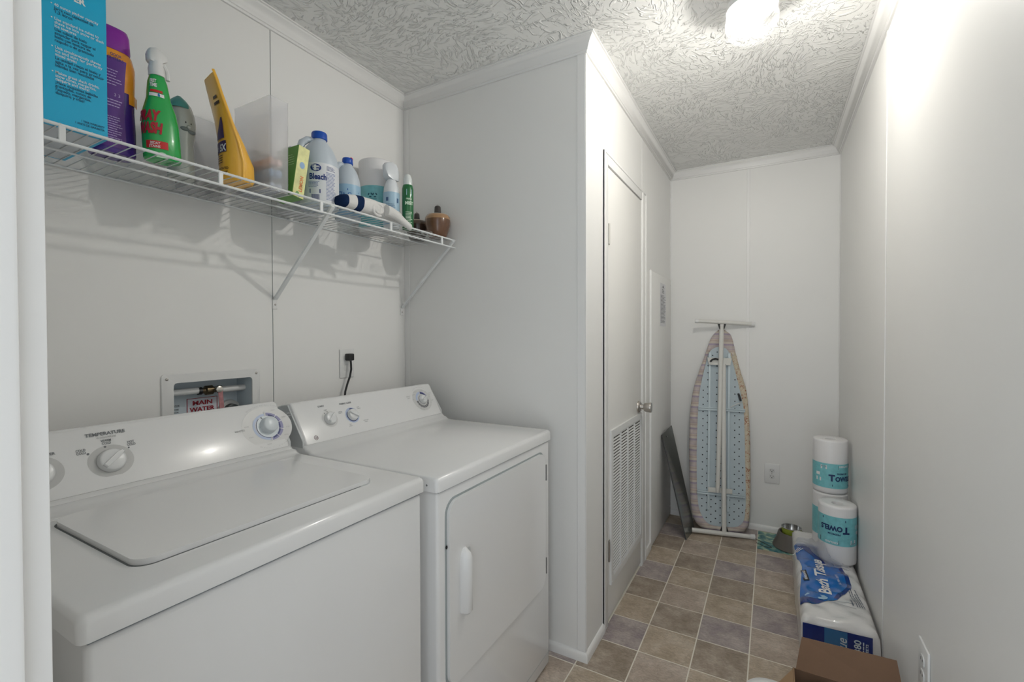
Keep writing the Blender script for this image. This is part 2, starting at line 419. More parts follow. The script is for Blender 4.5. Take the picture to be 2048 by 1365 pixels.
# vent grille in the door
gy0, gy1, gz0, gz1 = 2.006, 2.563, 0.166, 0.862
GX = xC+0.004
bm = B(); fr = 0.030
for q in ((gy0, gy0+fr, gz0, gz1), (gy1-fr+0.008, gy1, gz0, gz1), (gy0+fr, gy1-fr+0.008, gz1-fr, gz1), (gy0+fr, gy1-fr+0.008, gz0, gz0+fr)): box(bm, GX, GX+0.009, *q)
bmesh.ops.remove_doubles(bm, verts=bm.verts[:], dist=1e-5)
vent = obj('vent_grille', bm, wplastic, door)
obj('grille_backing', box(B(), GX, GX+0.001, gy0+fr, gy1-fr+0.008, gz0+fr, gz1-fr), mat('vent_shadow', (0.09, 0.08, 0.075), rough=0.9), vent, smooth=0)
iy0, iy1 = gy0+fr, gy1-fr+0.008; cw = (iy1-iy0)/4
bm = B()
for k_ in (1, 2, 3): box(bm, GX, GX+0.008, iy0+cw*k_-0.004, iy0+cw*k_+0.004, gz0+fr, gz1-fr)
obj('mullion', bm, wplastic, vent, smooth=0)
NS = 44; pz = (gz1-gz0-2*fr)/NS
bm = B(); w = cw-0.008
ring_loft(bm, [[(0.0008, y_, 0.0022), (0.0008, y_, 0.0046), (0.0046, y_, -0.0004), (0.0046, y_, -0.0018)] for y_ in (0, w)])
bmesh.ops.recalc_face_normals(bm, faces=bm.faces[:])
sm = bpy.data.meshes.new('louver_slat'); bm.to_mesh(sm); bm.free(); sm.materials.append(wplastic)
for k_ in range(4):
    for r_ in range(NS):
        o = bpy.data.objects.new('louver_slat', sm); COL.objects.link(o); o.parent = vent
        o.location = Vector((GX, iy0+cw*k_+0.004, gz0+fr+(r_+0.5)*pz))
for y_, z_ in ((gy0+0.012, gz1-0.012), (2.28, gz1-0.012), (gy1-0.01, gz1-0.012), (gy0+0.012, gz0+0.012), (2.28, gz0+0.012), (gy1-0.01, gz0+0.012), (gy0+0.012, 0.52), (gy1-0.008, 0.52)):
    bm = B(); sphere(bm, (GX+0.009, y_, z_), 0.002, 0.0042, 0.0042, 8, 6); obj('screw', bm, wplastic, vent)
# access panel
ap = obj('access_panel', box(B(), xC+0.0003, xC+0.008, 2.795, yD-0.018, 0.012, 1.672, 0.0012), wall_m, label='tall white access panel screwed to the wall between closet door and back corner', cat='wall panel')
obj('panel_edge_strip', box(B(), xC+0.0003, xC+0.013, 2.785, 2.7945, 0.006, 1.676, 0.002), trim_m, ap)
for y_, z_ in ((2.812, 1.652), (2.812, 0.85), (2.812, 0.06), (3.395, 1.64), (3.395, 0.96), (3.395, 0.07)):
    bm = B(); sphere(bm, (xC+0.008, y_, z_), 0.004, 0.007, 0.007, 10, 6); obj('screw', bm, wplastic, ap)
bm = B(); box(bm, xC+0.0084, xC+0.0088, 3.045, 3.235, 1.345, 1.625)
paper = obj('data_sheet', bm, mat('paper', (0.78, 0.78, 0.80), rough=0.6), None, smooth=0, label='printed paper data sheet stuck to the white access panel beside the closet door', cat='paper')
mp = plane_map((xC+0.0088, 3.045, 1.345), (0, 1, 0), (0, 0, 1), (1, 0, 0))
bm = B(); bars(bm, mp, 0.015, 0.175, 0.02, 0.205, 22, 0.45); bars(bm, mp, 0.06, 0.14, 0.215, 0.245, 3, 0.5)
flat(bm, [(0.05, 0.25), (0.14, 0.25), (0.14, 0.252), (0.05, 0.252)], mp); flat(bm, [(0.07, 0.256), (0.09, 0.27), (0.12, 0.256), (0.12, 0.254), (0.07, 0.254)], mp)
obj('print', bm, mat('gray_ink', (0.25, 0.25, 0.27), rough=0.7), paper, smooth=0)

# ------------------------------------------------------------------ ceiling lamp
LX, LY = -0.063, 1.727
lamp = thing('ceiling_lamp', 'round pressed-glass globe lamp with a lit bulb hanging from the white ceiling', 'ceiling light', (LX, LY, H))
bm = B(); lathe(bm, [(0.055, -0.001), (0.058, -0.010), (0.060, -0.030), (0.075, -0.048), (0.0765, -0.071), (0.0745, -0.071), (0.072, -0.050), (0.02, -0.045), (0.014, -0.065)], (LX, LY, H), 40); obj('lamp_base', bm, wplastic, lamp)  # unseen base, its rim shaped to keep bulb light off the near ceiling
def glass_mat():
    M = bpy.data.materials.new('pressed_glass'); M.use_nodes = True; nt = M.node_tree; nt.nodes.clear(); L = nt.links.new
    out = nt.nodes.new('ShaderNodeOutputMaterial'); mx = nt.nodes.new('ShaderNodeMixShader'); tr = nt.nodes.new('ShaderNodeBsdfTransparent'); gl = nt.nodes.new('ShaderNodeBsdfGlossy'); gl.inputs['Roughness'].default_value = 0.05
    df = nt.nodes.new('ShaderNodeBsdfTranslucent'); df.inputs[0].default_value = (0.9, 0.92, 0.92, 1); m2 = nt.nodes.new('ShaderNodeMixShader'); m2.inputs[0].default_value = 0.025
    tc = nt.nodes.new('ShaderNodeTexCoord'); wv = nt.nodes.new('ShaderNodeTexWave'); wv.wave_type = 'RINGS'; wv.rings_direction = 'SPHERICAL'
    wv.inputs['Scale'].default_value = 42; wv.inputs['Distortion'].default_value = 2.5; wv.inputs['Detail Scale'].default_value = 1.0
    mpn = nt.nodes.new('ShaderNodeMapping'); mpn.inputs['Location'].default_value = (0.05, 0.04, 0.10); L(tc.outputs['Object'], mpn.inputs[0]); L(mpn.outputs[0], wv.inputs['Vector'])
    vo = nt.nodes.new('ShaderNodeTexVoronoi'); vo.inputs['Scale'].default_value = 160; L(tc.outputs['Object'], vo.inputs['Vector'])
    ad = nt.nodes.new('ShaderNodeMath'); ad.operation = 'MULTIPLY_ADD'; L(vo.outputs['Distance'], ad.inputs[0]); ad.inputs[1].default_value = 0.5; L(wv.outputs['Fac'], ad.inputs[2])
    bp = nt.nodes.new('ShaderNodeBump'); bp.inputs['Distance'].default_value = 0.002; bp.inputs['Strength'].default_value = 1.0; L(ad.outputs[0], bp.inputs['Height'])
    L(bp.outputs[0], gl.inputs['Normal']); L(bp.outputs[0], df.inputs['Normal'])
    lw = nt.nodes.new('ShaderNodeLayerWeight'); lw.inputs[0].default_value = 0.35; L(bp.outputs[0], lw.inputs['Normal'])
    mr = nt.nodes.new('ShaderNodeMapRange'); mr.inputs[3].default_value = 0.010; mr.inputs[4].default_value = 0.55; pw = nt.nodes.new('ShaderNodeMath'); pw.operation = 'POWER'; pw.inputs[1].default_value = 2.0; L(lw.outputs['Facing'], pw.inputs[0]); L(pw.outputs[0], mr.inputs[0])
    L(gl.outputs[0], m2.inputs[1]); L(df.outputs[0], m2.inputs[2]); L(mr.outputs[0], mx.inputs[0]); L(tr.outputs[0], mx.inputs[1]); L(m2.outputs[0], mx.inputs[2]); L(mx.outputs[0], out.inputs[0])
    return M
bm = B(); lathe(bm, [(0.0685, -0.072)]+[(0.080*math.cos(R(a)), -0.111-0.070*math.sin(R(a))) for a in range(-26, 90, 8)]+[(0.003, -0.181)], (LX, LY, H), 64, cap0=False)
obj('glass_shade', bm, glass_mat(), lamp, smooth=80)
bulb_m = mat('lit_bulb', (1, 1, 1), emit=(1.0, 0.965, 0.90), es=LAMP*45)
bm = B(); lathe(bm, [(0.010, -0.064), (0.017, -0.071), (0.022, -0.083), (0.023, -0.093), (0.020, -0.105), (0.011, -0.114), (0.002, -0.116)], (LX, LY, H), 24); obj('bulb', bm, bulb_m, lamp)

# ------------------------------------------------------------------ wall plates
def outlet_plate(name, label, o, ux, n, w, h, kind):
    """o = centre on the wall, ux = right hand, n = out of the wall"""
    o, ux, n = Vector(o), Vector(ux), Vector(n); up = Vector((0, 0, 1))
    root = thing(name, label, 'outlet' if kind != 'switch' else 'wall plate', o)
    Mx = Matrix((( ux.x, up.x, n.x, o.x), (ux.y, up.y, n.y, o.y), (ux.z, up.z, n.z, o.z), (0, 0, 0, 1)))
    def put(nm, t, m_, par=root):
        b_ = B(); join(b_, t, Mx); return obj(nm, b_, m_, par)
    t = B(); box(t, -w/2, w/2, -h/2, h/2, 0.0002, 0.006, 0.0025, 3); plate = put('plate', t, wplastic)
    return root, put
r_, put = outlet_plate('duplex_outlet', 'white duplex outlet low on the back wall between ironing board and paper towels', (0.004, yD, 0.385), (1, 0, 0), (0, -1, 0), 0.086, 0.128, 'duplex')
for s in (-1, 1):
    t = B(); prism(t, rrect(-0.0165, 0.0165, s*0.0195-0.0140, s*0.0195+0.0140, 0.010), 2, 0.005, 0.0072, 0.0006, 1); rc = put('receptacle', t, mat('off_white_plastic', (0.70, 0.70, 0.69), rough=0.35))
    t = B(); box(t, -0.0085, -0.006, s*0.0195-0.001, s*0.0195+0.007, 0.0072, 0.0076); box(t, 0.006, 0.0085, s*0.0195, s*0.0195+0.006, 0.0072, 0.0076); prism(t, [(0.003*math.cos(a*PI/4), s*0.0195-0.007+0.003*math.sin(a*PI/4)) for a in range(8)], 2, 0.0072, 0.0076)
    put('slot', t, dark_m, rc)
t = B(); sphere(t, (0, 0, 0.006), 0.003, 0.003, 0.0012, 8, 6); put('screw', t, steel)
# right wall, near the camera
r_, put = outlet_plate('duplex_outlet', 'white duplex outlet plate on the right wall above the open cardboard box', (xE, 1.590, 0.405), (0, -1, 0), (-1, 0, 0), 0.088, 0.128, 'duplex')
for s in (-1, 1):
    t = B(); prism(t, rrect(-0.0165, 0.0165, s*0.0195-0.0140, s*0.0195+0.0140, 0.010), 2, 0.005, 0.0085, 0.0006, 1); rc = put('receptacle', t, mat('off_white_plastic', (0.70, 0.70, 0.69)))
    t = B(); box(t, -0.0085, -0.006, s*0.0195-0.001, s*0.0195+0.007, 0.0085, 0.0089); box(t, 0.006, 0.0085, s*0.0195, s*0.0195+0.006, 0.0085, 0.0089)
    put('slot', t, dark_m, rc)
# shelf wall outlet with plug and cord
r_, put = outlet_plate('wall_outlet', 'white outlet plate on the shelf wall above the dryer, black plug in it', (xA, 1.352, 1.174), (0, 1, 0), (1, 0, 0), 0.074, 0.120, 'outlet')
t = B(); prism(t, rrect(-0.0165, 0.0165, -0.0335, -0.0055, 0.010), 2, 0.005, 0.0072, 0.0006, 1); put('receptacle', t, mat('off_white_plastic', (0.7, 0.7, 0.69)))
cord = thing('power_cord', 'black plug and power cord hanging down behind the dryer console', 'cord', (xA+0.008, 1.352, 1.195))
bm = B(); box(bm, xA+0.0075, xA+0.034, 1.338, 1.366, 1.186, 1.216, 0.004); obj('plug', bm, black_m, cord)
bm = B(); tube(bm, [(xA+0.026, 1.352, 1.19), (xA+0.027, 1.353, 1.172), (xA+0.027, 1.354, 1.15), (xA+0.026, 1.348, 1.12), (xA+0.024, 1.336, 1.09), (xA+0.024, 1.325, 1.06), (xA+0.026, 1.318, 1.02), (xA+0.03, 1.31, 0.96)], 0.0042, 10, squash=1.0); obj('cable', bm, black_m, cord)

# ------------------------------------------------------------------ washer supply box in the wall
wb = thing('washer_supply_box', 'white recessed plumbing box in the wall behind the washer, with valve and red sign', 'utility box', (xA, 0.82, 1.05))
blu = mat('pale_blue_plastic', (0.66, 0.74, 0.79), rough=0.4)
bm = B(); d = 0.088; X0 = xA-d
for q in ((X0-0.003, X0, hy0, hy1, hz0, hz1), (X0, xA, hy0-0.003, hy0, hz0, hz1), (X0, xA, hy1, hy1+0.003, hz0, hz1), (X0, xA, hy0, hy1, hz1, hz1+0.003), (X0, xA, hy0, hy1, hz0-0.003, hz0)): box(bm, *q)
obj('recess_tray', bm, blu, wb, smooth=0)
bm = B(); outer = rrect(0.672, 0.972, 0.900, 1.178, 0.010, 4); inner = rrect(hy0, hy1, hz0+0.002, hz1, 0.010, 4)
def frame_plate(bm, outer, inner, x0, x1, b_=0.0015):
    rings = [[(x0, *p) for p in inner], [(x0, *p) for p in outer], [(x1-b_, *p) for p in outer],
             [(x1, p[0]+(0.5*(outer[0][0]+outer[len(outer)//2][0])-p[0])*0.012, p[1]+(0.5*(outer[0][1]+outer[len(outer)//2][1])-p[1])*0.012) for p in outer], [(x1, *p) for p in inner], [(x0, *p) for p in inner]]
    ring_loft(bm, rings, cap0=False, cap1=False)
frame_plate(bm, outer, inner, xA+0.0003, xA+0.005)
obj('flange', bm, wplastic, wb)
for y_, z_ in ((0.686, 1.163), (0.958, 1.163)):
    bm = B(); sphere(bm, (xA+0.005, y_, z_), 0.0025, 0.0045, 0.0045, 10, 6); obj('screw', bm, steel, wb)
px_ = xA-0.045
bm = B(); tube(bm, [(px_, hy0-0.002, 1.116), (px_, 0.80, 1.116)], 0.0105, 16); obj('pipe', bm, wplastic, wb)
bm = B(); tube(bm, [(px_, 0.862, 1.112), (px_, hy1+0.002, 1.112)], 0.0105, 16); obj('pipe', bm, wplastic, wb)
for y_ in (0.800, 0.862):
    bm = B(); tube(bm, [(px_, y_-0.005, 1.114), (px_, y_+0.005, 1.114)], 0.0125, 16); obj('crimp_ring', bm, black_m, wb)
bm = B(); tube(bm, [(px_, 0.806, 1.114), (px_, 0.815, 1.114), (px_, 0.818, 1.114), (px_, 0.838, 1.114), (px_, 0.842, 1.114), (px_, 0.858, 1.114)], 0.01, 16, rs=[0.009, 0.010, 0.0155, 0.0155, 0.010, 0.0095])
vb = obj('valve_body', bm, mat('old_brass', (0.16, 0.12, 0.07), rough=0.35, metal=0.8), wb)
bm = B(); lathe_x(bm, [(0.007, 0.012), (0.007, 0.026), (0.0105, 0.0262), (0.0105, 0.032), (0.006, 0.034)], (px_, 0.846, 1.117), 14); obj('valve_nut', bm, mat('chrome_nut', (0.75, 0.72, 0.66), rough=0.25, metal=0.7), vb)
bm = B(); t = B(); box(t, 0, 0.003, -0.0075, 0.0075, -0.070, 0.004, 0.001, 1); join(bm, t, Matrix.Translation((px_+0.026, 0.850, 1.108)) @ Matrix.Rotation(R(4), 4, 'X'))
vh = obj('valve_handle', bm, mat('worn_red_grip', (0.52, 0.24, 0.25), rough=0.5, var=0.2, vscale=90), vb)
SX = X0+0.0006
bm = B(); box(bm, X0, SX, 0.782, 0.877, 1.03, 1.087); sign = obj('sign', bm, mat('sign_white', (0.75, 0.76, 0.82), rough=0.4), wb, smooth=0)
mp = plane_map((SX, 0.782, 1.03), (0, 1, 0), (0, 0, 1), (1, 0, 0))
red = mat('red_print', hexc('#a0182c'), rough=0.5)
bm = B()
text(bm, 'MAIN', 0.0475, 0.034, 0.0195, mp, bold=0.035, width=0.062, align='C'); text(bm, 'WATER', 0.0475, 0.0125, 0.0195, mp, bold=0.035, width=0.077, align='C')
for q in ((0, 0.0022, 0, 0.057), (0.0928, 0.095, 0, 0.057), (0, 0.095, 0.0552, 0.057)): flat(bm, [(q[0], q[2]), (q[1], q[2]), (q[1], q[3]), (q[0], q[3])], mp)
obj('lettering', bm, red, sign, smooth=0)
bm = B(); mp = plane_map((X0, 0.715, 1.0), (0, 1, 0), (0, 0, 1), (1, 0, 0))
ink = mat('black_ink', (0.03, 0.03, 0.035), rough=0.6)
text(bm, 'Y AREA NOTICE', 0.0, 0.066, 0.0065, mp, bold=0.03, width=0.046); flat(bm, [(0, 0.064), (0.046, 0.064), (0.046, 0.0645), (0, 0.0645)], mp)
for i, s in enumerate(('ON BY 27 INCHES', 'A WASHER HOOK', 'TION. IN ADDITION', 'FROM TO INCHES', 'dry operation')): text(bm, s, 0.0, 0.054-i*0.009, 0.0065, mp, bold=0.02, width=0.044)
obj('notice_print', bm, ink, wb, smooth=0)
bm = B(); lathe_x(bm, [(0.040, 0), (0.038, 0.012), (0.026, 0.013), (0.026, 0.002)], (X0, 0.914, 1.030)); obj('drain_collar', bm, mat('cream_plastic', (0.60, 0.60, 0.58), rough=0.5), wb)
bm = B(); lathe_x(bm, [(0.025, 0.004), (0.025, 0.030), (0.020, 0.032)], (X0, 0.914, 1.030)); obj('drain_hose', bm, mat('dark_rubber', (0.05, 0.06, 0.06), rough=0.35), wb)
bm = B()
for y_ in (0.775, 0.885): box(bm, X0+0.02, X0+0.045, y_-0.008, y_+0.012, hz1-0.0012, hz1-0.0004)
obj('knockout_slot', bm, dark_m, wb, smooth=0)

# ------------------------------------------------------------------ washer and dryer
FX = -0.745          # fronts
def slab_profile(zt, th, hump_z):
    """side outline (x, z) of the sheet steel top that sweeps up into the console"""
    return None
def appliance(kind, y0, y1, zt, label):
    root = thing('washing_machine' if kind == 'w' else 'clothes_dryer', label, 'washing machine' if kind == 'w' else 'dryer', ((FX-0.36), (y0+y1)/2, 0))
    bx0 = -1.44; th = 0.036
    # cabinet
    bm = B(); box(bm, bx0, FX-0.006, y0+0.008, y1-0.008, 0.012, zt-th-0.003, 0.010, 3)
    cab = obj('cabinet', bm, enamel, root)
    bm = B()
    for xx in (bx0+0.05, FX-0.05):
        for yy in (y0+0.05, y1-0.05): lathe(bm, [(0.022, 0.0), (0.022, 0.008), (0.012, 0.010), (0.012, 0.016)], (xx, yy, 0), 14)
    bm.free()
    for xx in (bx0+0.05, FX-0.05):
        for yy in (y0+0.05, y1-0.05): obj('levelling_foot', lathe(B(), [(0.022, 0.0), (0.022, 0.008), (0.012, 0.010), (0.012, 0.016)], (xx, yy, 0), 14), black_m, root)
    return root, cab, th, bx0
def sweep_top(y0, y1, zt, th, cz0, xc0, front=FX):
    """the top: front edge, flat deck, fillet rising to the console foot (xc0, cz0)"""
    pts = [(front, zt-th), (front, zt-0.012), (front-0.0035, zt-0.0035), (front-0.012, zt)]
    xe = xc0+0.034
    pts += [(xe+0.02, zt), (xe+0.006, zt+0.001), (xe-0.004, zt+0.004), (xe-0.014, zt+0.011), (xc0+0.008, cz0-0.008), (xc0, cz0)]
    pts += [(xc0-0.16, cz0), (xc0-0.16, zt-th)]
    rows = []
    for k, (yy, ins) in enumerate(((y0, 0.010), (y0+0.003, 0.003), (y0+0.010, 0.0), (y1-0.010, 0.0), (y1-0.003, 0.003), (y1, 0.010))):
        r = []
        for i, (x, z) in enumerate(pts):
            top = 1 if 1 <= i <= 9 else 0
            xx = x-(ins if i in (0, 1, 2, 3) else 0)
            r.append((xx, yy, z-(ins*top if i != 1 else 0)))
        rows.append(r)
    bm = B(); ring_loft(bm, rows)
    return bm
def console(root, y0, y1, cz0, xc0, xt, zt2, xb):
    """leaning control panel; returns its surface map (u along +y, v up the face)"""
    o = Vector((xc0, y0, cz0)); up = Vector((xt-xc0, 0, zt2-cz0)); L_ = up.length; up.normalize()
    n = Vector((up.z, 0, -up.x)); uy = Vector((0, 1, 0))
    bm = B()
    cs = [(xc0, cz0+0.0015), (xt+0.002, zt2-0.006), (xt-0.004, zt2-0.001), (xt-0.012, zt2), (xt-0.04, zt2-0.004), (xb, zt2-0.03), (xb, cz0-0.02), (xc0-0.02, cz0-0.02)]
    rows = []
    cx, cz = (xc0+xb)/2, (cz0+zt2)/2
    for yy, k in ((y0+0.006, 0.93), (y0+0.009, 0.975), (y0+0.016, 1.0), (y1-0.016, 1.0), (y1-0.009, 0.975), (y1-0.006, 0.93)):
        rows.append([(cx+(x-cx)*k, yy, cz+(z-cz)*k) for x, z in cs])
    ring_loft(bm, rows)
    cp = obj('control_panel', bm, enamel, root, smooth=50)
    for yy, s in ((y0+0.001, 1), (y1-0.001, -1)):
        b2 = B(); prism(b2, [(xt-0.010, zt2-0.006), (xt-0.04, zt2-0.010), (xb+0.002, zt2-0.035), (xb+0.002, cz0-0.02), (xc0-0.006, cz0-0.02), (xc0-0.006, cz0+0.012)], 1, min(yy, yy+s*0.008), max(yy, yy+s*0.008), 0.002, 2)
        obj('end_cap', b2, mat('end_cap_gray', (0.60, 0.62, 0.62), rough=0.4), cp)
    def mpf(u, v, e=0.0006): return o+uy*u+up*v+n*e
    return cp, mpf, L_, o, uy, up, n
def disc(bm, mpf, u, v, r0, r1, a0=0, a1=360, e=0.0006, seg=48, sx=1.0):
    k = max(3, int(seg*(a1-a0)/360))
    ring_loft(bm, [[mpf(u+r*sx*math.cos(R(a0+(a1-a0)*i/k)), v+r*math.sin(R(a0+(a1-a0)*i/k)), e) for i in range(k+1)] for r in (r0, r1)], close=False)
def knob(parent, mpf, u, v, r, h, ang, name='knob', grip=True, m_=None):
    bm = B(); seg = 36
    rings = []
    for rr, e in ((r*1.06, 0.001), (r*1.06, 0.004), (r, 0.006), (r*0.97, h*0.8), (r*0.90, h*0.93), (r*0.8, h)):
        rings.append([mpf(u+rr*math.cos(2*PI*i/seg), v+rr*math.sin(2*PI*i/seg), e) for i in range(seg)])
    ring_loft(bm, rings)
    kb = obj(name, bm, m_ or mat('knob_white', (0.76, 0.77, 0.77), rough=0.25), parent, smooth=40)
    if grip:
        bm = B(); ca, sa = math.cos(R(ang)), math.sin(R(ang)); w_ = r*0.24
        out = [(-r*0.93, -w_*0.8), (r*0.6, -w_), (r*1.02, -w_*0.5), (r*1.02, w_*0.5), (r*0.6, w_), (-r*0.93, w_*0.8)]
        rings = [[mpf(u+(x*ca-y*sa)*k_, v+(x*sa+y*ca)*k_, e) for x, y in out] for k_, e in ((1, h*0.9), (0.98, h*1.25), (0.9, h*1.42))]
        ring_loft(bm, rings); obj('grip_ridge', bm, mat('knob_white', (0.76, 0.77, 0.77)), kb, smooth=30)
    return kb
gi = mat('gray_panel_print', (0.16, 0.17, 0.18), rough=0.5)
lg = mat('light_gray_print', (0.55, 0.55, 0.54), rough=0.35)
lg2 = mat('pale_gray_print', (0.66, 0.66, 0.65), rough=0.35)
navy = mat('navy_print', hexc('#1d2c6b'), rough=0.4)
lav = mat('lavender_print', hexc('#8f8fb5'), rough=0.4)
lblue = mat('pale_blue_print', hexc('#b9c6de'), rough=0.4)
wht = mat('white_print', (0.8, 0.8, 0.8), rough=0.4)

# --- washer
WY0, WY1, WZ = 0.228, 0.884, 0.943
root, cab, th, bx0 = appliance('w', WY0, WY1, WZ, 'white top-loading washing machine nearest the camera, lid closed, dials on its console')
bm = sweep_top(WY0, WY1, WZ, th, 0.960, -1.262)
top = obj('machine_top', bm, enamel, root, smooth=50)
# lid: a rounded panel standing a little proud, with a dark gap and finger scoop
lx0, lx1, ly0, ly1 = -1.165, -0.828, 0.322, 0.795
bm = B(); prism(bm, [(x, y) for x, y in rrect(lx0-0.004, lx1+0.0025, ly0-0.003, ly1+0.003, 0.030, 8)], 2, WZ-0.002, WZ+0.0006); obj('lid_gap', bm, mat('gap_shadow', (0.16, 0.17, 0.17), rough=0.8), top, smooth=0)
bm = B(); prism(bm, rrect(lx0, lx1, ly0, ly1, 0.028, 8), 2, WZ-0.001, WZ+0.010, 0.005, 3); obj('lid', bm, enamel, root, smooth=60)
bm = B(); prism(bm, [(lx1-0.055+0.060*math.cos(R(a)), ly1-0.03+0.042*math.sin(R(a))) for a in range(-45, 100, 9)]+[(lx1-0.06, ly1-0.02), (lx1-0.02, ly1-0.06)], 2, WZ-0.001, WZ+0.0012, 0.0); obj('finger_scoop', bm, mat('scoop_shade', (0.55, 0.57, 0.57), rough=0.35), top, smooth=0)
bm = B()
for k_, xx in enumerate((-1.192, -1.183)): box(bm, xx-0.0022, xx+0.0022, WY0+0.03, WY1-0.05, WZ-0.001, WZ+0.0022, 0.0016, 2)
obj('deck_ridge', bm, enamel, top, smooth=60)
bm = B(); box(bm, FX-0.012, FX-0.0045, WY0+0.010, WY1-0.010, WZ-th-0.0035, WZ-th, 0); obj('top_seam', bm, mat('seam_shadow', (0.20, 0.23, 0.25), rough=0.7), root, smooth=0)
cp, mpf, L_, o_, uy_, up_, n_ = console(root, WY0, WY1, 0.960, -1.262, -1.328, 1.090, -1.455)
# timer dial (u along the panel)
du, dv = 0.600, 0.072
bm = B(); disc(bm, mpf, du, dv, 0.001, 0.062, e=0.0004, sx=1.22); obj('dial_field', bm, lg2, cp, smooth=0)
bm = B(); disc(bm, mpf, du, dv, 0.034, 0.043, -88, 85, e=0.0009, sx=1.1); obj('dial_band', bm, lav, cp, smooth=0)
bm = B(); disc(bm, mpf, du, dv, 0.034, 0.041, 92, 268, e=0.0009, sx=1.1); obj('dial_band', bm, lblue, cp, smooth=0)
bm = B(); disc(bm, mpf, du, dv, 0.0335, 0.0385, -80, 75, e=0.0013); disc(bm, mpf, du, dv, 0.0335, 0.0350, 130, 275, e=0.0013); obj('dial_ring', bm, navy, cp, smooth=0)
bm = B()
for a in (90, 45, 15, -20, -55, -88): disc(bm, mpf, du, dv, 0.033, 0.047, a-1.2, a+1.2, e=0.0016, seg=360, sx=1.05)
obj('dial_tick', bm, wht, cp, smooth=0)
bm = B(); disc(bm, mpf, du, dv, 0.001, 0.0335, e=0.0012); obj('dial_skirt', bm, mat('dial_skirt_blue', (0.66, 0.72, 0.75), rough=0.3), cp, smooth=0)
knob(cp, lambda u, v, e=0: mpf(u, v, e), du+0.002, dv+0.003, 0.0235, 0.020, 40, 'timer_knob', grip=False, m_=mat('timer_knob_white', (0.70, 0.75, 0.78), rough=0.25))
bm = B(); flat(bm, [(du-0.016, dv+0.030), (du-0.010, dv+0.023), (du-0.012, dv+0.032)], lambda x, y: mpf(x, y, 0.002)); obj('dial_pointer', bm, gi, cp, smooth=0)
gm = mat('faint_gray_print', (0.42, 0.42, 0.42), rough=0.5)
bm = B()
text(bm, 'CASUALS', du+0.064, dv+0.028, 0.008, mpf, width=0.030); text(bm, 'PERM PRESS', du+0.070, dv+0.020, 0.005, mpf, width=0.024)
text(bm, 'WHITES', du-0.096, dv-0.002, 0.008, mpf, width=0.028, bold=0.01)
for i, (a, s) in enumerate(((62, 'HEAVY'), (24, 'RINSE'), (-12, 'OFF'), (-40, 'SPIN'), (205, 'SOAK'), (170, 'RINSE'), (-100, 'RINSE OFF'))):
    text(bm, s, du+0.054*math.cos(R(a))*1.15, dv+0.054*math.sin(R(a))-0.002, 0.0055, mpf, width=0.013, align='C')
for k_, s in enumerate('Follow Label for Best Performance'):
    a = R(128-k_*2.6); text(bm, s, du+0.068*1.22*math.cos(a), dv+0.066*math.sin(a), 0.0045, mpf) if s != ' ' else None
for k_, s in enumerate('GE Extra Wash & Rinse'):
    a = R(-120+k_*3.0); text(bm, s, du+0.066*1.2*math.cos(a), dv+0.066*math.sin(a), 0.0045, mpf) if s != ' ' else None
obj('lettering', bm, gm, cp, smooth=0)
# temperature dial
tu, tv = 0.228, 0.060
bm = B(); disc(bm, mpf, tu, tv, 0.001, 0.037, e=0.0004, sx=1.12); obj('dial_field', bm, lg, cp, smooth=0)
knob(cp, mpf, tu, tv, 0.0250, 0.014, 38, 'temperature_knob')
bm = B()
text(bm, 'TEMPERATURE', tu, tv+0.062, 0.0105, mpf, width=0.072, align='C', bold=0.03)
text(bm, 'COLD', tu-0.048, tv+0.032, 0.0075, mpf, width=0.0165, align='C', bold=0.02); text(bm, 'COLD', tu-0.048, tv+0.0255, 0.0075, mpf, width=0.0165, align='C', bold=0.02)
text(bm, 'WARM', tu-0.002, tv+0.046, 0.0075, mpf, width=0.0185, align='C', bold=0.02); text(bm, 'COLD', tu-0.002, tv+0.0395, 0.0075, mpf, width=0.0165, align='C', bold=0.02)
text(bm, 'HOT', tu+0.042, tv+0.034, 0.0075, mpf, width=0.0135, align='C', bold=0.02); text(bm, 'COLD', tu+0.042, tv+0.0275, 0.0075, mpf, width=0.0165, align='C', bold=0.02)
text(bm, 'SUPER', 0.118, tv+0.036, 0.0075, mpf, width=0.022, align='L', bold=0.02)
disc(bm, mpf, tu-0.037, tv+0.024, 0, 0.0024, seg=12); disc(bm, mpf, tu-0.006, tv+0.034, 0, 0.0024, seg=12); disc(bm, mpf, tu+0.036, tv+0.023, 0, 0.0018, seg=12)
obj('lettering', bm, gi, cp, smooth=0)
bm = B(); text(bm, 'WASH/RINSE', tu, tv+0.0545, 0.006, mpf, width=0.036, align='C'); obj('lettering', bm, gm, cp, smooth=0)
su = 0.108
bm = B(); disc(bm, mpf, su, tv, 0.001, 0.037, e=0.0004, sx=1.12); obj('dial_field', bm, lg, cp, smooth=0)
knob(cp, mpf, su, tv, 0.0250, 0.014, 90, 'load_size_knob')

# --- dryer
DY0, DY1, DZ = 0.930, 1.631, 0.924
root, cab, th, bx0 = appliance('d', DY0, DY1, DZ, 'white front-loading dryer against the closet wall, black cord behind its console')
bm = sweep_top(DY0, DY1, DZ, th+0.002, 0.946, -1.272)
top = obj('machine_top', bm, enamel, root, smooth=50)
bm = B(); box(bm, FX-0.012, FX-0.0045, DY0+0.010, DY1-0.010, DZ-th-0.005, DZ-th-0.001, 0); obj('top_seam', bm, mat('seam_shadow', (0.2, 0.23, 0.25)), root, smooth=0)
bm = B(); sphere(bm, (FX-0.035, DY0+0.0002, DZ-0.022), 0.003, 0.0012, 0.003, 8, 6); obj('top_screw', bm, gi, top)
cp, mpf, L_, o_, uy_, up_, n_ = console(root, DY0, DY1, 0.946, -1.272, -1.342, 1.074, -1.47)
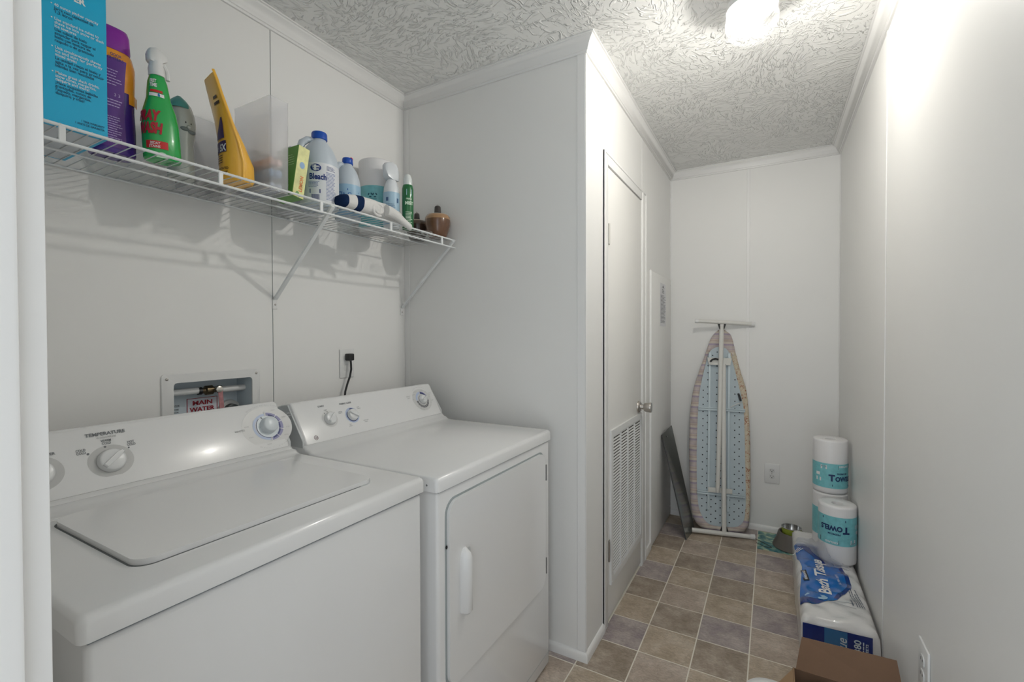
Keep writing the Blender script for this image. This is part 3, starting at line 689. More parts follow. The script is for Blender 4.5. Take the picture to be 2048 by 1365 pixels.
# timer
du, dv = 0.605, 0.078
bm = B(); disc(bm, mpf, du, dv, 0.001, 0.050, e=0.0004, sx=1.12); obj('dial_field', bm, lg2, cp, smooth=0)
dgm = mat('dark_gray_band', (0.20, 0.20, 0.21), rough=0.5)
for a in range(8): 
    bm = B(); a0 = -178+a*21.8
    disc(bm, mpf, du, dv, 0.0275, 0.0375, a0, a0+19.5, e=0.0009); obj('dial_band', bm, dgm, cp, smooth=0)
bm = B(); disc(bm, mpf, du, dv, 0.0275, 0.0375, 95, 178, e=0.0009); obj('dial_band', bm, lblue, cp, smooth=0)
bm = B(); disc(bm, mpf, du, dv, 0.0275, 0.0375, 22, 88, e=0.0009); obj('dial_band', bm, lav, cp, smooth=0)
bm = B(); disc(bm, mpf, du, dv, 0.0275, 0.0335, 0, 88, e=0.0013); disc(bm, mpf, du, dv, 0.0195, 0.0205, 110, 330, e=0.0013); obj('dial_ring', bm, navy, cp, smooth=0)
knob(cp, mpf, du, dv, 0.0185, 0.016, 20, 'timer_knob')
bm = B()
for i, (a, s) in enumerate(((70, 'TIMED'), (45, 'START'), (120, 'COTTONS'), (142, 'NORMAL'), (170, 'DAMP'), (12, 'OFF'), (-25, '10'), (-45, '20'), (-65, '30'), (-85, '40'), (-105, '50'), (-125, '60'), (-145, '70'))):
    text(bm, s, du+0.0465*math.cos(R(a))*1.1, dv+0.045*math.sin(R(a))-0.002, 0.0055, mpf, align='C', sx=0.8)
text(bm, 'CASUALS', du-0.088, dv+0.022, 0.0062, mpf, sx=0.9); text(bm, 'KNITS', du-0.084, dv+0.014, 0.0062, mpf, sx=0.9)
text(bm, 'OPTIMUM', du+0.050, dv+0.022, 0.0055, mpf, sx=0.8); text(bm, 'DRY', du+0.052, dv+0.015, 0.0055, mpf, sx=0.8); text(bm, 'TIMED', du+0.052, dv-0.012, 0.0062, mpf, sx=0.9)
for k_, s in enumerate('Automatic Temperature Control'):
    a = R(125-k_*2.5); text(bm, s, du+0.057*1.12*math.cos(a), dv+0.058*math.sin(a), 0.004, mpf) if s != ' ' else None
obj('lettering', bm, gm, cp, smooth=0)
k1u, k1v, k2u, k2v = 0.127, 0.072, 0.222, 0.070
bm = B(); disc(bm, mpf, k1u, k1v, 0.001, 0.030, e=0.0004); obj('dial_field', bm, lg2, cp, smooth=0)
knob(cp, mpf, k1u, k1v, 0.0205, 0.013, 40, 'start_knob')
bm = B(); disc(bm, mpf, k2u, k2v, 0.001, 0.029, e=0.0004); obj('dial_field', bm, lblue, cp, smooth=0)
bm = B(); disc(bm, mpf, k2u, k2v, 0.021, 0.026, 30, 100, e=0.0012); disc(bm, mpf, k2u, k2v, 0.021, 0.0240, 140, 350, e=0.0012); obj('dial_ring', bm, navy, cp, smooth=0)
knob(cp, mpf, k2u, k2v, 0.0205, 0.013, 145, 'fabric_care_knob')
bm = B()
text(bm, 'START', k1u-0.018, k1v+0.046, 0.0085, mpf, width=0.026, align='C', bold=0.02); text(bm, 'FABRIC CARE', k2u-0.012, k2v+0.045, 0.0085, mpf, width=0.052, align='C', bold=0.02)
text(bm, 'START', k1u-0.006, k1v+0.031, 0.0055, mpf, width=0.013, align='C')
for s, x, y in (('HIGH', -0.046, 0.018), ('HEAT', -0.046, 0.013), ('LOW', 0.036, 0.024), ('HEAT', 0.038, 0.018), ('MEDIUM', 0.05, -0.03), ('HEAT', 0.05, -0.036), ('NO', -0.022, -0.034), ('HEAT', -0.022, -0.040)):
    text(bm, s, k2u+x, k2v+y, 0.0055, mpf, width=0.004*len(s), align='C')
disc(bm, mpf, k1u-0.014, k1v+0.022, 0, 0.0018, seg=12); disc(bm, mpf, k1u-0.002, k1v+0.026, 0, 0.0018, seg=12)
obj('lettering', bm, gi, cp, smooth=0)
# round monogram badge at the lower left
bm = B(); bu, bv = 0.052, 0.018
disc(bm, mpf, bu, bv, 0.0066, 0.0078, seg=36); text(bm, 'GE', bu, bv-0.0032, 0.0092, mpf, align='C', bold=0.03, shear=0.1)
for a in range(0, 360, 45): disc(bm, mpf, bu+0.0056*math.cos(R(a)), bv+0.0056*math.sin(R(a)), 0.0, 0.0009, seg=8)
obj('badge', bm, mat('badge_print', hexc('#6a4a52'), rough=0.5), cp, smooth=0)
# dryer door with slightly proud rounded panel
dd = [(DY0+0.050, DY1-0.030), (0.392, 0.862)]
def door_outline(y0, y1, z0, z1, dropr, r):
    # lower edge drops to the left as seen by the camera is perspective only; the door is a plain rounded rectangle
    return rrect(y0, y1, z0, z1, r, 7)
yL, yR, zB, zT_ = 0.975, 1.570, 0.345, 0.849
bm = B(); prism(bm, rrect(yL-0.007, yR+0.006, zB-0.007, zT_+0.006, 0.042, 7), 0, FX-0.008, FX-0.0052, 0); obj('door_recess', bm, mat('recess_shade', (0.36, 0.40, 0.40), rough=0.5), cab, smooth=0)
bm = B(); prism(bm, rrect(yL, yR, zB, zT_, 0.040, 8), 0, FX-0.007, FX+0.004, 0.0045, 3)
dr = obj('door', bm, enamel, root, smooth=60)
bm = B(); hy, hz = 1.042, 0.612
rings = []
for zz, k_ in ((-0.092, 0.35), (-0.088, 0.75), (-0.080, 1.0), (0.066, 1.0), (0.080, 0.8), (0.092, 0.3)):
    rings.append([(FX+0.0035, hy-0.020*k_ if zz > 0 else hy-0.020*k_, hz+zz), (FX+0.0035+0.020*k_, hy-0.014*k_, hz+zz), (FX+0.0035+0.026*k_, hy-0.004, hz+zz), (FX+0.0035+0.024*k_, hy+0.006*k_, hz+zz), (FX+0.0035, hy+0.006, hz+zz)])
ring_loft(bm, rings); obj('door_handle', bm, enamel, dr, smooth=50)
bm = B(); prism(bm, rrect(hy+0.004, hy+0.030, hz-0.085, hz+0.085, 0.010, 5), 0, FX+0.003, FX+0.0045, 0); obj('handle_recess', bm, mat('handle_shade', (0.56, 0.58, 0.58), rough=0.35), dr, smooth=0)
for zz in (0.770, 0.415):
    bm = B(); box(bm, FX-0.005, FX+0.004, yR+0.0065, yR+0.0125, zz-0.030, zz+0.030, 0.0006, 1); h_ = obj('hinge', bm, mat('hinge_gray', (0.26, 0.26, 0.26), rough=0.5, metal=0.4), dr)
bm = B(); sphere(bm, (FX-0.003, yL-0.004, 0.73), 0.002, 0.004, 0.005, 8, 6); obj('door_bumper', bm, dark_m, cab)
# lower crease of the front panel
bm = B(); box(bm, FX-0.0065, FX-0.0055, DY0+0.012, DY1-0.012, 0.060, 0.062); obj('toe_crease', bm, mat('recess_shade', (0.33, 0.38, 0.38)), cab, smooth=0)

# ------------------------------------------------------------------ wire shelf
SZ, SF = 1.7205, -1.256
sh = thing('wire_shelf', 'long white wire shelf on two diagonal braces above the washer and dryer', 'shelf', (xA, 0.9, SZ))
y0s, y1s = 0.135, 1.699
def rod(name, a, b, r, par=sh, m_=wire_m, seg=10): bm = B(); tube(bm, [a, b], r, seg); return obj(name, bm, m_, par)
rod('front_rail', (SF, y0s, SZ), (SF, y1s, SZ), 0.0034)
rod('front_rail', (SF, y0s, SZ-0.033), (SF, y1s, SZ-0.033), 0.0034)
rod('back_rail', (xA+0.005, y0s, SZ), (xA+0.005, y1s, SZ), 0.0032)
rod('middle_rail', (-1.415, y0s, SZ-0.0045), (-1.415, y1s, SZ-0.0045), 0.0026)
wm = bpy.data.meshes.new('cross_wire'); bm = B(); tube(bm, [(xA+0.004, 0, 0.0036), (SF-0.001, 0, 0.0036), (SF+0.0034, 0, 0.0008)], 0.00125, 6); bm.to_mesh(wm); bm.free(); wm.materials.append(wire_m); wm.shade_smooth()
n_w = int((y1s-y0s)/0.0254)
for i in range(n_w+1):
    o = bpy.data.objects.new('cross_wire', wm); COL.objects.link(o); o.parent = sh; o.location = Vector((0, y0s+0.006+i*0.0254, SZ))-sh.location
for k_ in range(5):
    yy = 0.372+0.309*k_; bm = B(); box(bm, SF-0.0028, SF+0.0028, yy-0.0055, yy+0.0055, SZ-0.034, SZ+0.001, 0.001, 1); obj('rail_spacer', bm, wire_m, sh)
for e in (y1s,):
    for z in (SZ, SZ-0.033):
        bm = B(); sphere(bm, (SF, e, z), 0.005, 0.006, 0.005, 12, 8); obj('end_cap', bm, wplastic, sh)
def brace(name, yy, label):
    br = thing(name, label, 'bracket', (xA, yy, 1.42), 'diagonal braces under the wire shelf')
    a, b = Vector((SF+0.004, yy, SZ-0.006)), Vector((xA+0.006, yy, 1.425))
    d = (b-a).normalized(); nn = Vector((d.z, 0, -d.x))
    bm = B()
    rings = []
    for p in (a, b): rings.append([p+Vector((0, s*0.0065, 0))+nn*t for s, t in ((-1, 0.005), (-1, -0.003), (1, -0.003), (1, 0.005))])
    ring_loft(bm, rings); obj('strut', bm, wire_m, br, smooth=0)
    bm = B(); box(bm, xA, xA+0.004, yy-0.009, yy+0.009, 1.388, 1.424, 0.0012, 1); c_ = obj('wall_clip', bm, wplastic, br)
    bm = B(); sphere(bm, (xA+0.004, yy, 1.404), 0.002, 0.0035, 0.0035, 10, 6); obj('screw', bm, steel, c_)
brace('shelf_brace', 1.032, 'white diagonal shelf brace over the joint in the wall above the washer')
brace('shelf_brace', 1.688, 'white diagonal shelf brace in the corner next to the closet wall')
ZS = SZ+0.0052       # what stands on the wires

# ------------------------------------------------------------------ things on the shelf
FACE = plane_map
# blue box
bxm = mat('blue_carton', hexc('#0bb0dc'), rough=0.35)
by1, bx1 = 0.4565, -1.283
g = thing('carton', 'tall bright blue printed carton at the near end of the wire shelf', 'box', (bx1-0.12, 0.28, ZS))
bm = B(); box(bm, bx1-0.24, bx1, 0.15, by1, ZS, ZS+0.46, 0.0012, 1); obj('carton_body', bm, bxm, g)
bm = B(); box(bm, bx1-0.232, bx1-0.008, 0.16, by1-0.010, ZS-0.0006, ZS+0.0004); obj('bottom_flap', bm, mat('pale_carton', (0.62, 0.66, 0.70), rough=0.6), g, smooth=0)
mp = FACE((bx1, 0.0, 0.0), (0, 1, 0), (0, 0, 1), (1, 0, 0))
wl_ = mat('white_ink', (0.80, 0.83, 0.84), rough=0.5); nv = mat('dark_blue_ink', hexc('#0b3d5c'), rough=0.5)
wt, nt_ = B(), B()
TX = 0.371
lines = [(2.0475, 'w', '40 ounce pitcher capacity'), (2.032, 'n', 'Jarra con capacidad de'), (2.0195, 'n', '1,2 litros'),
 (1.9985, 'w', 'Use standard ice cubes to'), (1.986, 'w', 'shave ice into snow or slush'), (1.9735, 'w', 'ice textures'), (1.961, 'n', 'Use cubos de hielo'), (1.9485, 'n', 'estandar para raspar el'), (1.936, 'n', 'hielo con textura de'), (1.9235, 'n', 'raspado o de granizado'),
 (1.9065, 'w', 'Unit simultaneously shaves'), (1.895, 'w', 'ice and stirs for perfectly'), (1.8835, 'w', 'mixed drinks'), (1.872, 'n', 'La unidad raspa el hielo y'), (1.8605, 'n', 'agita a la vez para producir'), (1.849, 'n', 'bebidas bien mezcladas'),
 (1.832, 'w', 'Makes great slush drinks,'), (1.8205, 'w', 'snow cones, margaritas,'), (1.809, 'w', 'daiquiris and more!'), (1.7975, 'n', '\u00a1Hace exquisitas bebidas'), (1.786, 'n', 'granizadas, conos de'), (1.7745, 'n', 'raspado, margaritas,'), (1.763, 'n', 'daiquiris y mas!')]
ZL = [1.9705, 1.9632, 1.956]+[1.942-0.0073*i for i in range(7)]+[1.884-0.0073*i for i in range(6)]+[1.833-0.0069*i for i in range(7)]
lines = [(zn, k_, s) for zn, (_, k_, s) in zip(ZL, lines)]
zsc = lambda z: z
for z, k_, s in lines: text(wt if k_ == 'w' else nt_, s, TX, zsc(z), 0.0085, mp, bold=0.008, width=len(s)*0.00285)
for z in (ZL[0], ZL[3], ZL[10], ZL[16]):
    zz = zsc(z)+0.003; flat(wt, [(TX-0.004+0.0013*math.cos(a*PI/4), zz+0.0013*math.sin(a*PI/4)) for a in range(8)], mp)
text(wt, 'ER', 0.4015, 1.9985, 0.017, mp, bold=0.04, width=0.020)
text(nt_, '1 YEAR WARRANTY', 0.4505, 1.7495, 0.0065, mp, align='R', bold=0.01, width=0.040); text(nt_, '1 ANOS DE GARANTIA', 0.4505, 1.743, 0.0065, mp, align='R', bold=0.01, width=0.050)
obj('lettering', wt, wl_, g, smooth=0); obj('lettering', nt_, nv, g, smooth=0)

# purple and orange detergent bottle
c = (-1.385, 0.500)
g = thing('detergent_bottle', 'purple and orange detergent bottle with a purple cap, right beside the blue carton', 'bottle', (c[0], c[1], ZS))
pu = mat('purple_plastic', hexc('#4b2a86'), rough=0.25, coat=0.3); og = mat('orange_plastic', hexc('#ffa42e'), rough=0.25, coat=0.3)
bm = B(); SY = 0.0435; SX_ = 0.034
lathe(bm, [(0.94, 0), (1.0, 0.006), (1.0, 0.06), (0.95, 0.11), (0.96, 0.15)], (*c, ZS), 40, SX_, SY, p=3.2); obj('lower_body', bm, pu, g, smooth=60)
bm = B(); lathe(bm, [(0.96, 0.15), (0.99, 0.19), (0.99, 0.215), (0.86, 0.240), (0.74, 0.248)], (*c, ZS), 40, SX_, SY, p=3.2); obj('upper_body', bm, og, g, smooth=60)
bm = B(); lathe(bm, [(0.80, 0.246), (0.82, 0.252), (0.78, 0.288), (0.70, 0.300), (0.5, 0.304)], (*c, ZS), 40, SX_, SY, p=3.0); obj('cap', bm, mat('magenta_purple_cap', hexc('#8a1f9a'), rough=0.3), g, smooth=60)
# back label
def se_map(c, sx, sy, p, eps=0.001):
    def f(x, y):
        # x metres along +y across the +x facing side
        t = x/sy; t = max(-0.98, min(0.98, t)); k = (1-abs(t)**p)**(1/p)
        return (c[0]+(sx*k)+eps, c[1]+x, ZS+y)
    return f
lmp = se_map(c, SX_*0.985, SY, 3.2, 0.0015)
def patch(bm, pts_l, pts_r, mp, n=10):
    """vertical strips between left and right edges"""
    rows = []
    for (xl, y), (xr, _) in zip(pts_l, pts_r): rows.append([mp(xl+(xr-xl)*i/n, y) for i in range(n+1)])
    ring_loft(bm, rows, close=False)
zs_ = [0.012+0.021*i for i in range(11)]
bm = B(); patch(bm, [(-0.040, z) for z in zs_], [(0.018-0.006*abs(math.sin(z*14)), z) for z in zs_], lmp); lb = obj('back_label', bm, mat('label_purple', hexc('#5b2684'), rough=0.35), g, smooth=60)
lm2 = lambda x, y: Vector(lmp(x, y))+Vector((0.0006, 0, 0))
bm = B(); bars(bm, lm2, -0.036, 0.008, 0.02, 0.085, 12, 0.3); bars(bm, lm2, -0.036, 0.008, 0.105, 0.125, 3, 0.3); bars(bm, lm2, -0.036, 0.008, 0.155, 0.195, 6, 0.25)
for q in ((0.0, 0.132), (-0.008, 0.132)): text(bm, '3', q[0], q[1], 0.010, lm2)
obj('print', bm, mat('pale_lilac_ink', hexc('#c9b3dd'), rough=0.5), lb, smooth=0)
bm = B(); text(bm, 'ODOR', -0.0135, 0.226, 0.0095, lmp, bold=0.02, width=0.022); text(bm, 'FIGHTERS', -0.026, 0.217, 0.0095, lmp, bold=0.02, width=0.038); obj('lettering', bm, mat('deep_purple_ink', hexc('#2c1a66'), rough=0.5), g, smooth=0)
bm = B(); patch(bm, [(0.022, z) for z in (0.125, 0.14, 0.15)], [(0.045, z) for z in (0.150, 0.155, 0.165)], lmp, 6); obj('color_swoosh', bm, og, g, smooth=0)

# green spray bottle
c = (-1.322, 0.579)
g = thing('spray_bottle', 'green stain remover spray bottle with white trigger head and red band', 'spray bottle', (c[0], c[1], ZS))
grn = mat('green_plastic', hexc('#20a94f'), rough=0.25, coat=0.3)
bm = B(); lathe(bm, [(0.92, 0), (1.0, 0.005), (1.0, 0.05), (0.98, 0.085), (0.88, 0.118), (0.64, 0.150), (0.60, 0.165), (0.52, 0.190), (0.40, 0.205), (0.36, 0.210)], (*c, ZS), 40, 0.030, 0.0385, p=2.4); obj('bottle_body', bm, grn, g, smooth=60)
bm = B(); lathe(bm, [(0.0165, 0.205), (0.017, 0.222), (0.0145, 0.232), (0.0145, 0.240)], (*c, ZS), 28); col = obj('collar', bm, wplastic, g, smooth=50)
bm = B()
ring_loft(bm, [[(c[0]+dx, c[1]+yy, ZS+zz) for dx in (-0.012, 0.012) for yy, zz in (() or ((ya, za), (ya, zb)))] if False else
   [(c[0]-w_, c[1]+ya, ZS+za), (c[0]-w_, c[1]+ya, ZS+zb), (c[0]-w_*0.5, c[1]+ya, ZS+zb+0.004), (c[0]+w_*0.5, c[1]+ya, ZS+zb+0.004), (c[0]+w_, c[1]+ya, ZS+zb), (c[0]+w_, c[1]+ya, ZS+za)]
   for ya, za, zb, w_ in ((-0.018, 0.240, 0.254, 0.008), (-0.013, 0.236, 0.264, 0.0115), (0.0, 0.236, 0.270, 0.0125), (0.010, 0.238, 0.266, 0.011), (0.019, 0.246, 0.260, 0.008), (0.024, 0.249, 0.257, 0.006))])
hd = obj('trigger_head', bm, wplastic, g, smooth=60)
bm = B(); tube(bm, [(c[0], c[1]+0.016, ZS+0.240), (c[0], c[1]+0.024, ZS+0.225), (c[0], c[1]+0.024, ZS+0.205)], 0.005, 8); obj('trigger', bm, wplastic, hd)
gmp = lambda x, y, e=0.0012: (lambda th, k: (c[0]+(0.030*k+e)*math.cos(th), c[1]+(0.0385*k+e)*math.sin(th), ZS+y))(x/0.0385, [1, 1, 0.98, 0.88, 0.64, 0.60, 0.52, 0.40][min(7, 0 if y < .05 else 1 if y < 0.06 else 2 if y < 0.086 else 3 if y < 0.12 else 4)])
def prof_map(c, sx, sy, prof, e=0.0012, th0=0.0, p=2.0):
    def f(x, y):
        for (r0, z0), (r1, z1) in zip(prof, prof[1:]):
            if z0 <= y <= z1: k = r0+(r1-r0)*(y-z0)/(z1-z0+1e-9); break
        else: k = prof[-1][0] if y > prof[-1][1] else prof[0][0]
        th = th0+x/max(sx, sy); ca, sa = math.cos(th), math.sin(th)
        q = (abs(ca)**p+abs(sa)**p)**(-1/p)
        return (c[0]+(sx*k*q+e)*ca, c[1]+(sy*k*q+e)*sa, ZS+y)
    return f
gp = [(1.0, 0), (1.0, 0.05), (0.98, 0.085), (0.88, 0.118), (0.64, 0.150), (0.60, 0.165), (0.52, 0.190), (0.40, 0.205)]
gmp = prof_map(c, 0.030, 0.0385, gp, p=2.4, th0=-R(24))
gm2 = prof_map(c, 0.030, 0.0385, gp, e=0.0022, p=2.4, th0=-R(24))
bm = B(); zz = [0.022, 0.031, 0.040]; patch(bm, [(-0.030, z) for z in zz], [(0.016, z) for z in zz], gmp, 14); obj('red_band', bm, mat('red_label', hexc('#c81e1e'), rough=0.4), g, smooth=60)
bm = B(); zz = [0.160, 0.166]; patch(bm, [(-0.022, z) for z in zz], [(0.018, z) for z in zz], gmp, 12); obj('red_band', bm, mat('red_label', hexc('#c81e1e')), g, smooth=60)
bm = B(); zz = [0.150, 0.154, 0.158]; patch(bm, [(-0.026, z) for z in zz], [(0.022, z) for z in zz], gmp, 12); obj('white_band', bm, wht, g, smooth=60)
bm = B(); text(bm, 'SPRAY', 0.0025, 0.088, 0.034, gm2, bold=0.06, align='R', width=0.064, shear=0.15); text(bm, 'WASH', 0.0045, 0.058, 0.034, gm2, bold=0.06, align='R', width=0.056, shear=0.15); obj('lettering', bm, mat('red_ink', hexc('#b31b2c'), rough=0.4), g, smooth=0)
bm = B(); text(bm, 'FIRST', -0.001, 0.184, 0.012, gmp, bold=0.04, align='R', width=0.026, shear=0.15); text(bm, 'TIME', 0.0005, 0.1735, 0.012, gmp, bold=0.04, align='R', width=0.026, shear=0.15)
text(bm, '30DAY', 0.0, 0.031, 0.009, gm2, bold=0.02, align='R', width=0.020, shear=0.15); text(bm, 'STAINS', 0.0, 0.0235, 0.008, gm2, bold=0.02, align='R', width=0.022, shear=0.15); obj('lettering', bm, wht, g, smooth=0)
bm = B(); flat(bm, [(0.003+0.012*math.cos(R(a)), 0.001+0.013*math.sin(R(a))) for a in range(0, 181, 15)], gmp); obj('white_patch', bm, mat('pale_green', hexc('#bfe5c4'), rough=0.4), g, smooth=0)
bm = B(); flat(bm, [(0.005+0.0035*math.cos(R(a)), 0.153+0.0035*math.sin(R(a))) for a in range(150, 391, 20)]+[(0.005, 0.161)], gm2); obj('drop_mark', bm, mat('blue_drop', hexc('#1c7fb5'), rough=0.4), g, smooth=0)

g.rotation_euler = (R(3), 0, 0)
# figure shaped bottle with a moustache
c = (-1.425, 0.668)
g = thing('figure_bottle', 'pale gray figure-shaped bottle with a moustache, behind the green spray bottle', 'bottle', (c[0], c[1], ZS))
cer = mat('pale_gray_glaze', hexc('#b9bdb6'), rough=0.2, coat=0.4)
prf = [(0.030, 0), (0.032, 0.004), (0.031, 0.05), (0.030, 0.10), (0.034, 0.125), (0.0355, 0.15), (0.033, 0.175), (0.025, 0.20), (0.014, 0.215), (0.004, 0.222)]
bm = B(); lathe(bm, prf, (*c, ZS), 36); obj('bottle_body', bm, cer, g, smooth=60)
bm = B(); lathe(bm, [(0.0300, 0.188), (0.0270, 0.200), (0.0175, 0.214), (0.005, 0.226)], (c[0], c[1]-0.004, ZS), 28, cap0=False); obj('cap', bm, mat('teal_cap', hexc('#4f9c95'), rough=0.4), g, smooth=60)
th = R(-15)
for s in (-1, 1):
    bm = B(); a = th+s*0.26+0.35; sphere(bm, (c[0]+0.034*math.cos(a), c[1]+0.034*math.sin(a), ZS+0.128-0.002*s), 0.006, 0.011, 0.0055, 12, 8); obj('moustache', bm, mat('gray_glaze', hexc('#7d8584'), rough=0.3), g)
bm = B(); sphere(bm, (c[0]+0.037*math.cos(th+0.35), c[1]+0.037*math.sin(th+0.35), ZS+0.136), 0.005, 0.006, 0.005, 10, 8); obj('nose', bm, cer, g)
bm = B()
for s in (-1, 1): a = th+0.35+s*0.2; sphere(bm, (c[0]+0.0345*math.cos(a), c[1]+0.0345*math.sin(a), ZS+0.148), 0.0015, 0.002, 0.003, 8, 6)
obj('eyes', bm, black_m, g)

# frosted containers
def frosted(name, tint, a=0.45):
    M = bpy.data.materials.new(name); M.use_nodes = True; nt = M.node_tree; nt.nodes.clear(); L = nt.links.new
    out = nt.nodes.new('ShaderNodeOutputMaterial'); mx = nt.nodes.new('ShaderNodeMixShader'); mx.inputs[0].default_value = a
    tr = nt.nodes.new('ShaderNodeBsdfTransparent'); tr.inputs[0].default_value = (0.97, 0.97, 0.98, 1)
    p = nt.nodes.new('ShaderNodeBsdfPrincipled'); p.inputs['Base Color'].default_value = (*tint, 1); p.inputs['Roughness'].default_value = 0.3; p.inputs['Subsurface Weight'].default_value = 0.0
    tl = nt.nodes.new('ShaderNodeBsdfTranslucent'); tl.inputs[0].default_value = (*tint, 1); m2 = nt.nodes.new('ShaderNodeMixShader'); m2.inputs[0].default_value = 0.4
    L(p.outputs[0], m2.inputs[1]); L(tl.outputs[0], m2.inputs[2]); L(tr.outputs[0], mx.inputs[1]); L(m2.outputs[0], mx.inputs[2]); L(mx.outputs[0], out.inputs[0])
    return M
fr_m = frosted('frosted_plastic', (0.96, 0.96, 0.97), 0.26)
def open_box(bm, x0, x1, y0, y1, z0, z1, r, t, taper=0.0):
    o_ = rrect(x0, x1, y0, y1, r, 4); i_ = rrect(x0+t, x1-t, y0+t, y1-t, max(r-t, 0.001), 4)
    cx, cy = (x0+x1)/2, (y0+y1)/2
    def sc(pts, k): return [(cx+(p[0]-cx)*k, cy+(p[1]-cy)*k) for p in pts]
    k = 1-taper
    ring_loft(bm, [[(*p, z0) for p in sc(o_, k)], [(*p, z1) for p in o_], [(*p, z1) for p in i_], [(*p, z0+t) for p in sc(i_, k)]])
g = thing('storage_tub', 'low frosted plastic tub at the back of the shelf behind the yellow pouch', 'container', (-1.49, 0.79, ZS))
bm = B(); open_box(bm, -1.545, -1.435, 0.700, 0.838, ZS, ZS+0.195, 0.010, 0.0016, 0.04); obj('tub', bm, frosted('frosted_tub', (0.94, 0.94, 0.94), 0.28), g)
bm = B()
rnd = random.Random(3)
for i in range(9): box(bm, *(lambda x, y, z: (x-0.014, x+0.014, y-0.012, y+0.012, z-0.008, z+0.008))(rnd.uniform(-1.52, -1.46), rnd.uniform(0.725, 0.81), ZS+0.014+0.012*rnd.random()), 0.004, 1)
obj('contents', bm, mat('dark_packets', (0.03, 0.035, 0.045), rough=0.4), g)
x0, x1, y0, y1 = -1.478, -1.292, 0.842, 0.906
g = thing('cereal_keeper', 'tall frosted plastic storage container, open at the top, left of the green and yellow box', 'container', ((x0+x1)/2, (y0+y1)/2, ZS))
bm = B(); open_box(bm, x0, x1, y0, y1, ZS, ZS+0.278, 0.008, 0.0016, 0.03); obj('tub', bm, fr_m, g)
for zz, col_, nm in ((0.004, '#b9c8d8', 'pale_pods'), (0.045, '#7fa6c8', 'blue_pods'), (0.078, '#d9b0a0', 'orange_pods')):
    bm = B()
    for i in range(16):
        cx, cy = x0+0.022+(i % 8)*0.0195, y0+0.020+(i//8)*0.024
        sphere(bm, (cx, cy, ZS+zz+0.014+0.003*rnd.random()), 0.010, 0.011, 0.013, 10, 7)
    obj('laundry_pods', bm, mat(nm, hexc(col_), rough=0.3), g, kind='stuff')

# yellow stand-up pouch, gusset side to the room
c = (-1.335, 0.768)
g = thing('detergent_pouch', 'yellow stand-up refill pouch leaning left, its seam towards the room', 'pouch', (c[0], c[1], ZS))
yel = mat('yellow_foil', hexc('#f2b83c'), rough=0.28, coat=0.3, bump=0.3, bscale=30, bdist=0.003)
rings = []; NP = 28
lev = [(0, .043, .036, .002), (0.01, .047, .042, .002), (0.05, .050, .041, 0), (0.10, .050, .030, -.012), (0.15, .048, .017, -.030), (0.19, .045, .010, -.044), (0.22, .043, .005, -.055), (0.255, .040, .0022, -.066), (0.272, .036, .0018, -.072)]
def prow(z, rx, ry, dy):
    r_ = []
    for i in range(NP):
        a = 2*PI*i/NP; ca, sa = math.cos(a), math.sin(a)
        px = math.copysign(abs(ca)**0.8, ca)*rx; py = math.copysign(abs(sa)**1.25, sa)*ry
        wob = 0.0015*math.sin(a*5+z*60)*(1 if z > 0.01 else 0)
        th_ = R(-10); X_, Y_ = px*math.cos(th_)-py*math.sin(th_), px*math.sin(th_)+py*math.cos(th_)
        r_.append((c[0]+X_+wob, c[1]+dy+Y_, ZS+z))
    return r_
bm = B(); ring_loft(bm, [prow(*l) for l in lev]); obj('pouch_body', bm, yel, g, smooth=60)
def pface(side):
    def f(x, z):
        for a, b_ in zip(lev, lev[1:]):
            if a[0] <= z <= b_[0]: t = (z-a[0])/(b_[0]-a[0]); rx, ry, dy = (a[k]+(b_[k]-a[k])*t for k in (1, 2, 3)); break
        else: rx, ry, dy = lev[-1][1:]
        u = max(-0.97, min(0.97, x/rx)); ca = math.copysign(abs(u)**(1/0.8), u); sa = side*math.sqrt(max(0, 1-ca*ca)); py = side*abs(sa)**1.25*ry+side*0.0015
        th_ = R(-10); X_, Y_ = u*rx*math.cos(th_)-py*math.sin(th_), u*rx*math.sin(th_)+py*math.cos(th_)
        return (c[0]+X_, c[1]+dy+Y_, ZS+z)
    return f
pf = pface(-1)
prp = mat('violet_label', hexc('#3c2a5c'), rough=0.35)
bm = B(); zz = [0.075, 0.09, 0.105]; patch(bm, [(-0.042, z) for z in zz], [(0.030, z) for z in zz], pf, 12)
zz = [0.115, 0.13, 0.15, 0.165]; patch(bm, [(-0.02, 0.112), (-0.008, 0.13), (0.008, 0.15), (0.02, 0.165)], [(0.026, z) for z in zz], pf, 8); obj('label', bm, prp, g, smooth=60)
pf2 = lambda x, z: Vector(pf(x, z))+Vector((0.0004, -0.0008, 0))
bm = B(); text(bm, '5X', 0.004, 0.078, 0.026, pf2, bold=0.03, width=0.026, shear=0.1); text(bm, 'OXI', -0.036, 0.082, 0.014, pf2, bold=0.02, width=0.028); obj('lettering', bm, mat('white_ink', (0.8, 0.83, 0.84)), g, smooth=0)
bm = B(); bars(bm, pf, -0.030, 0.028, 0.045, 0.070, 4, 0.4); text(bm, 'CONCENTRATED', -0.02, 0.028, 0.009, pf, width=0.052, bold=0.02); text(bm, 'DETERGENT', -0.016, 0.017, 0.009, pf, width=0.046, bold=0.02); bars(bm, pf, 0.0, 0.03, 0.195, 0.225, 2, 0.5); obj('lettering', bm, mat('dark_plum_ink', hexc('#3a2320'), rough=0.5), g, smooth=0)
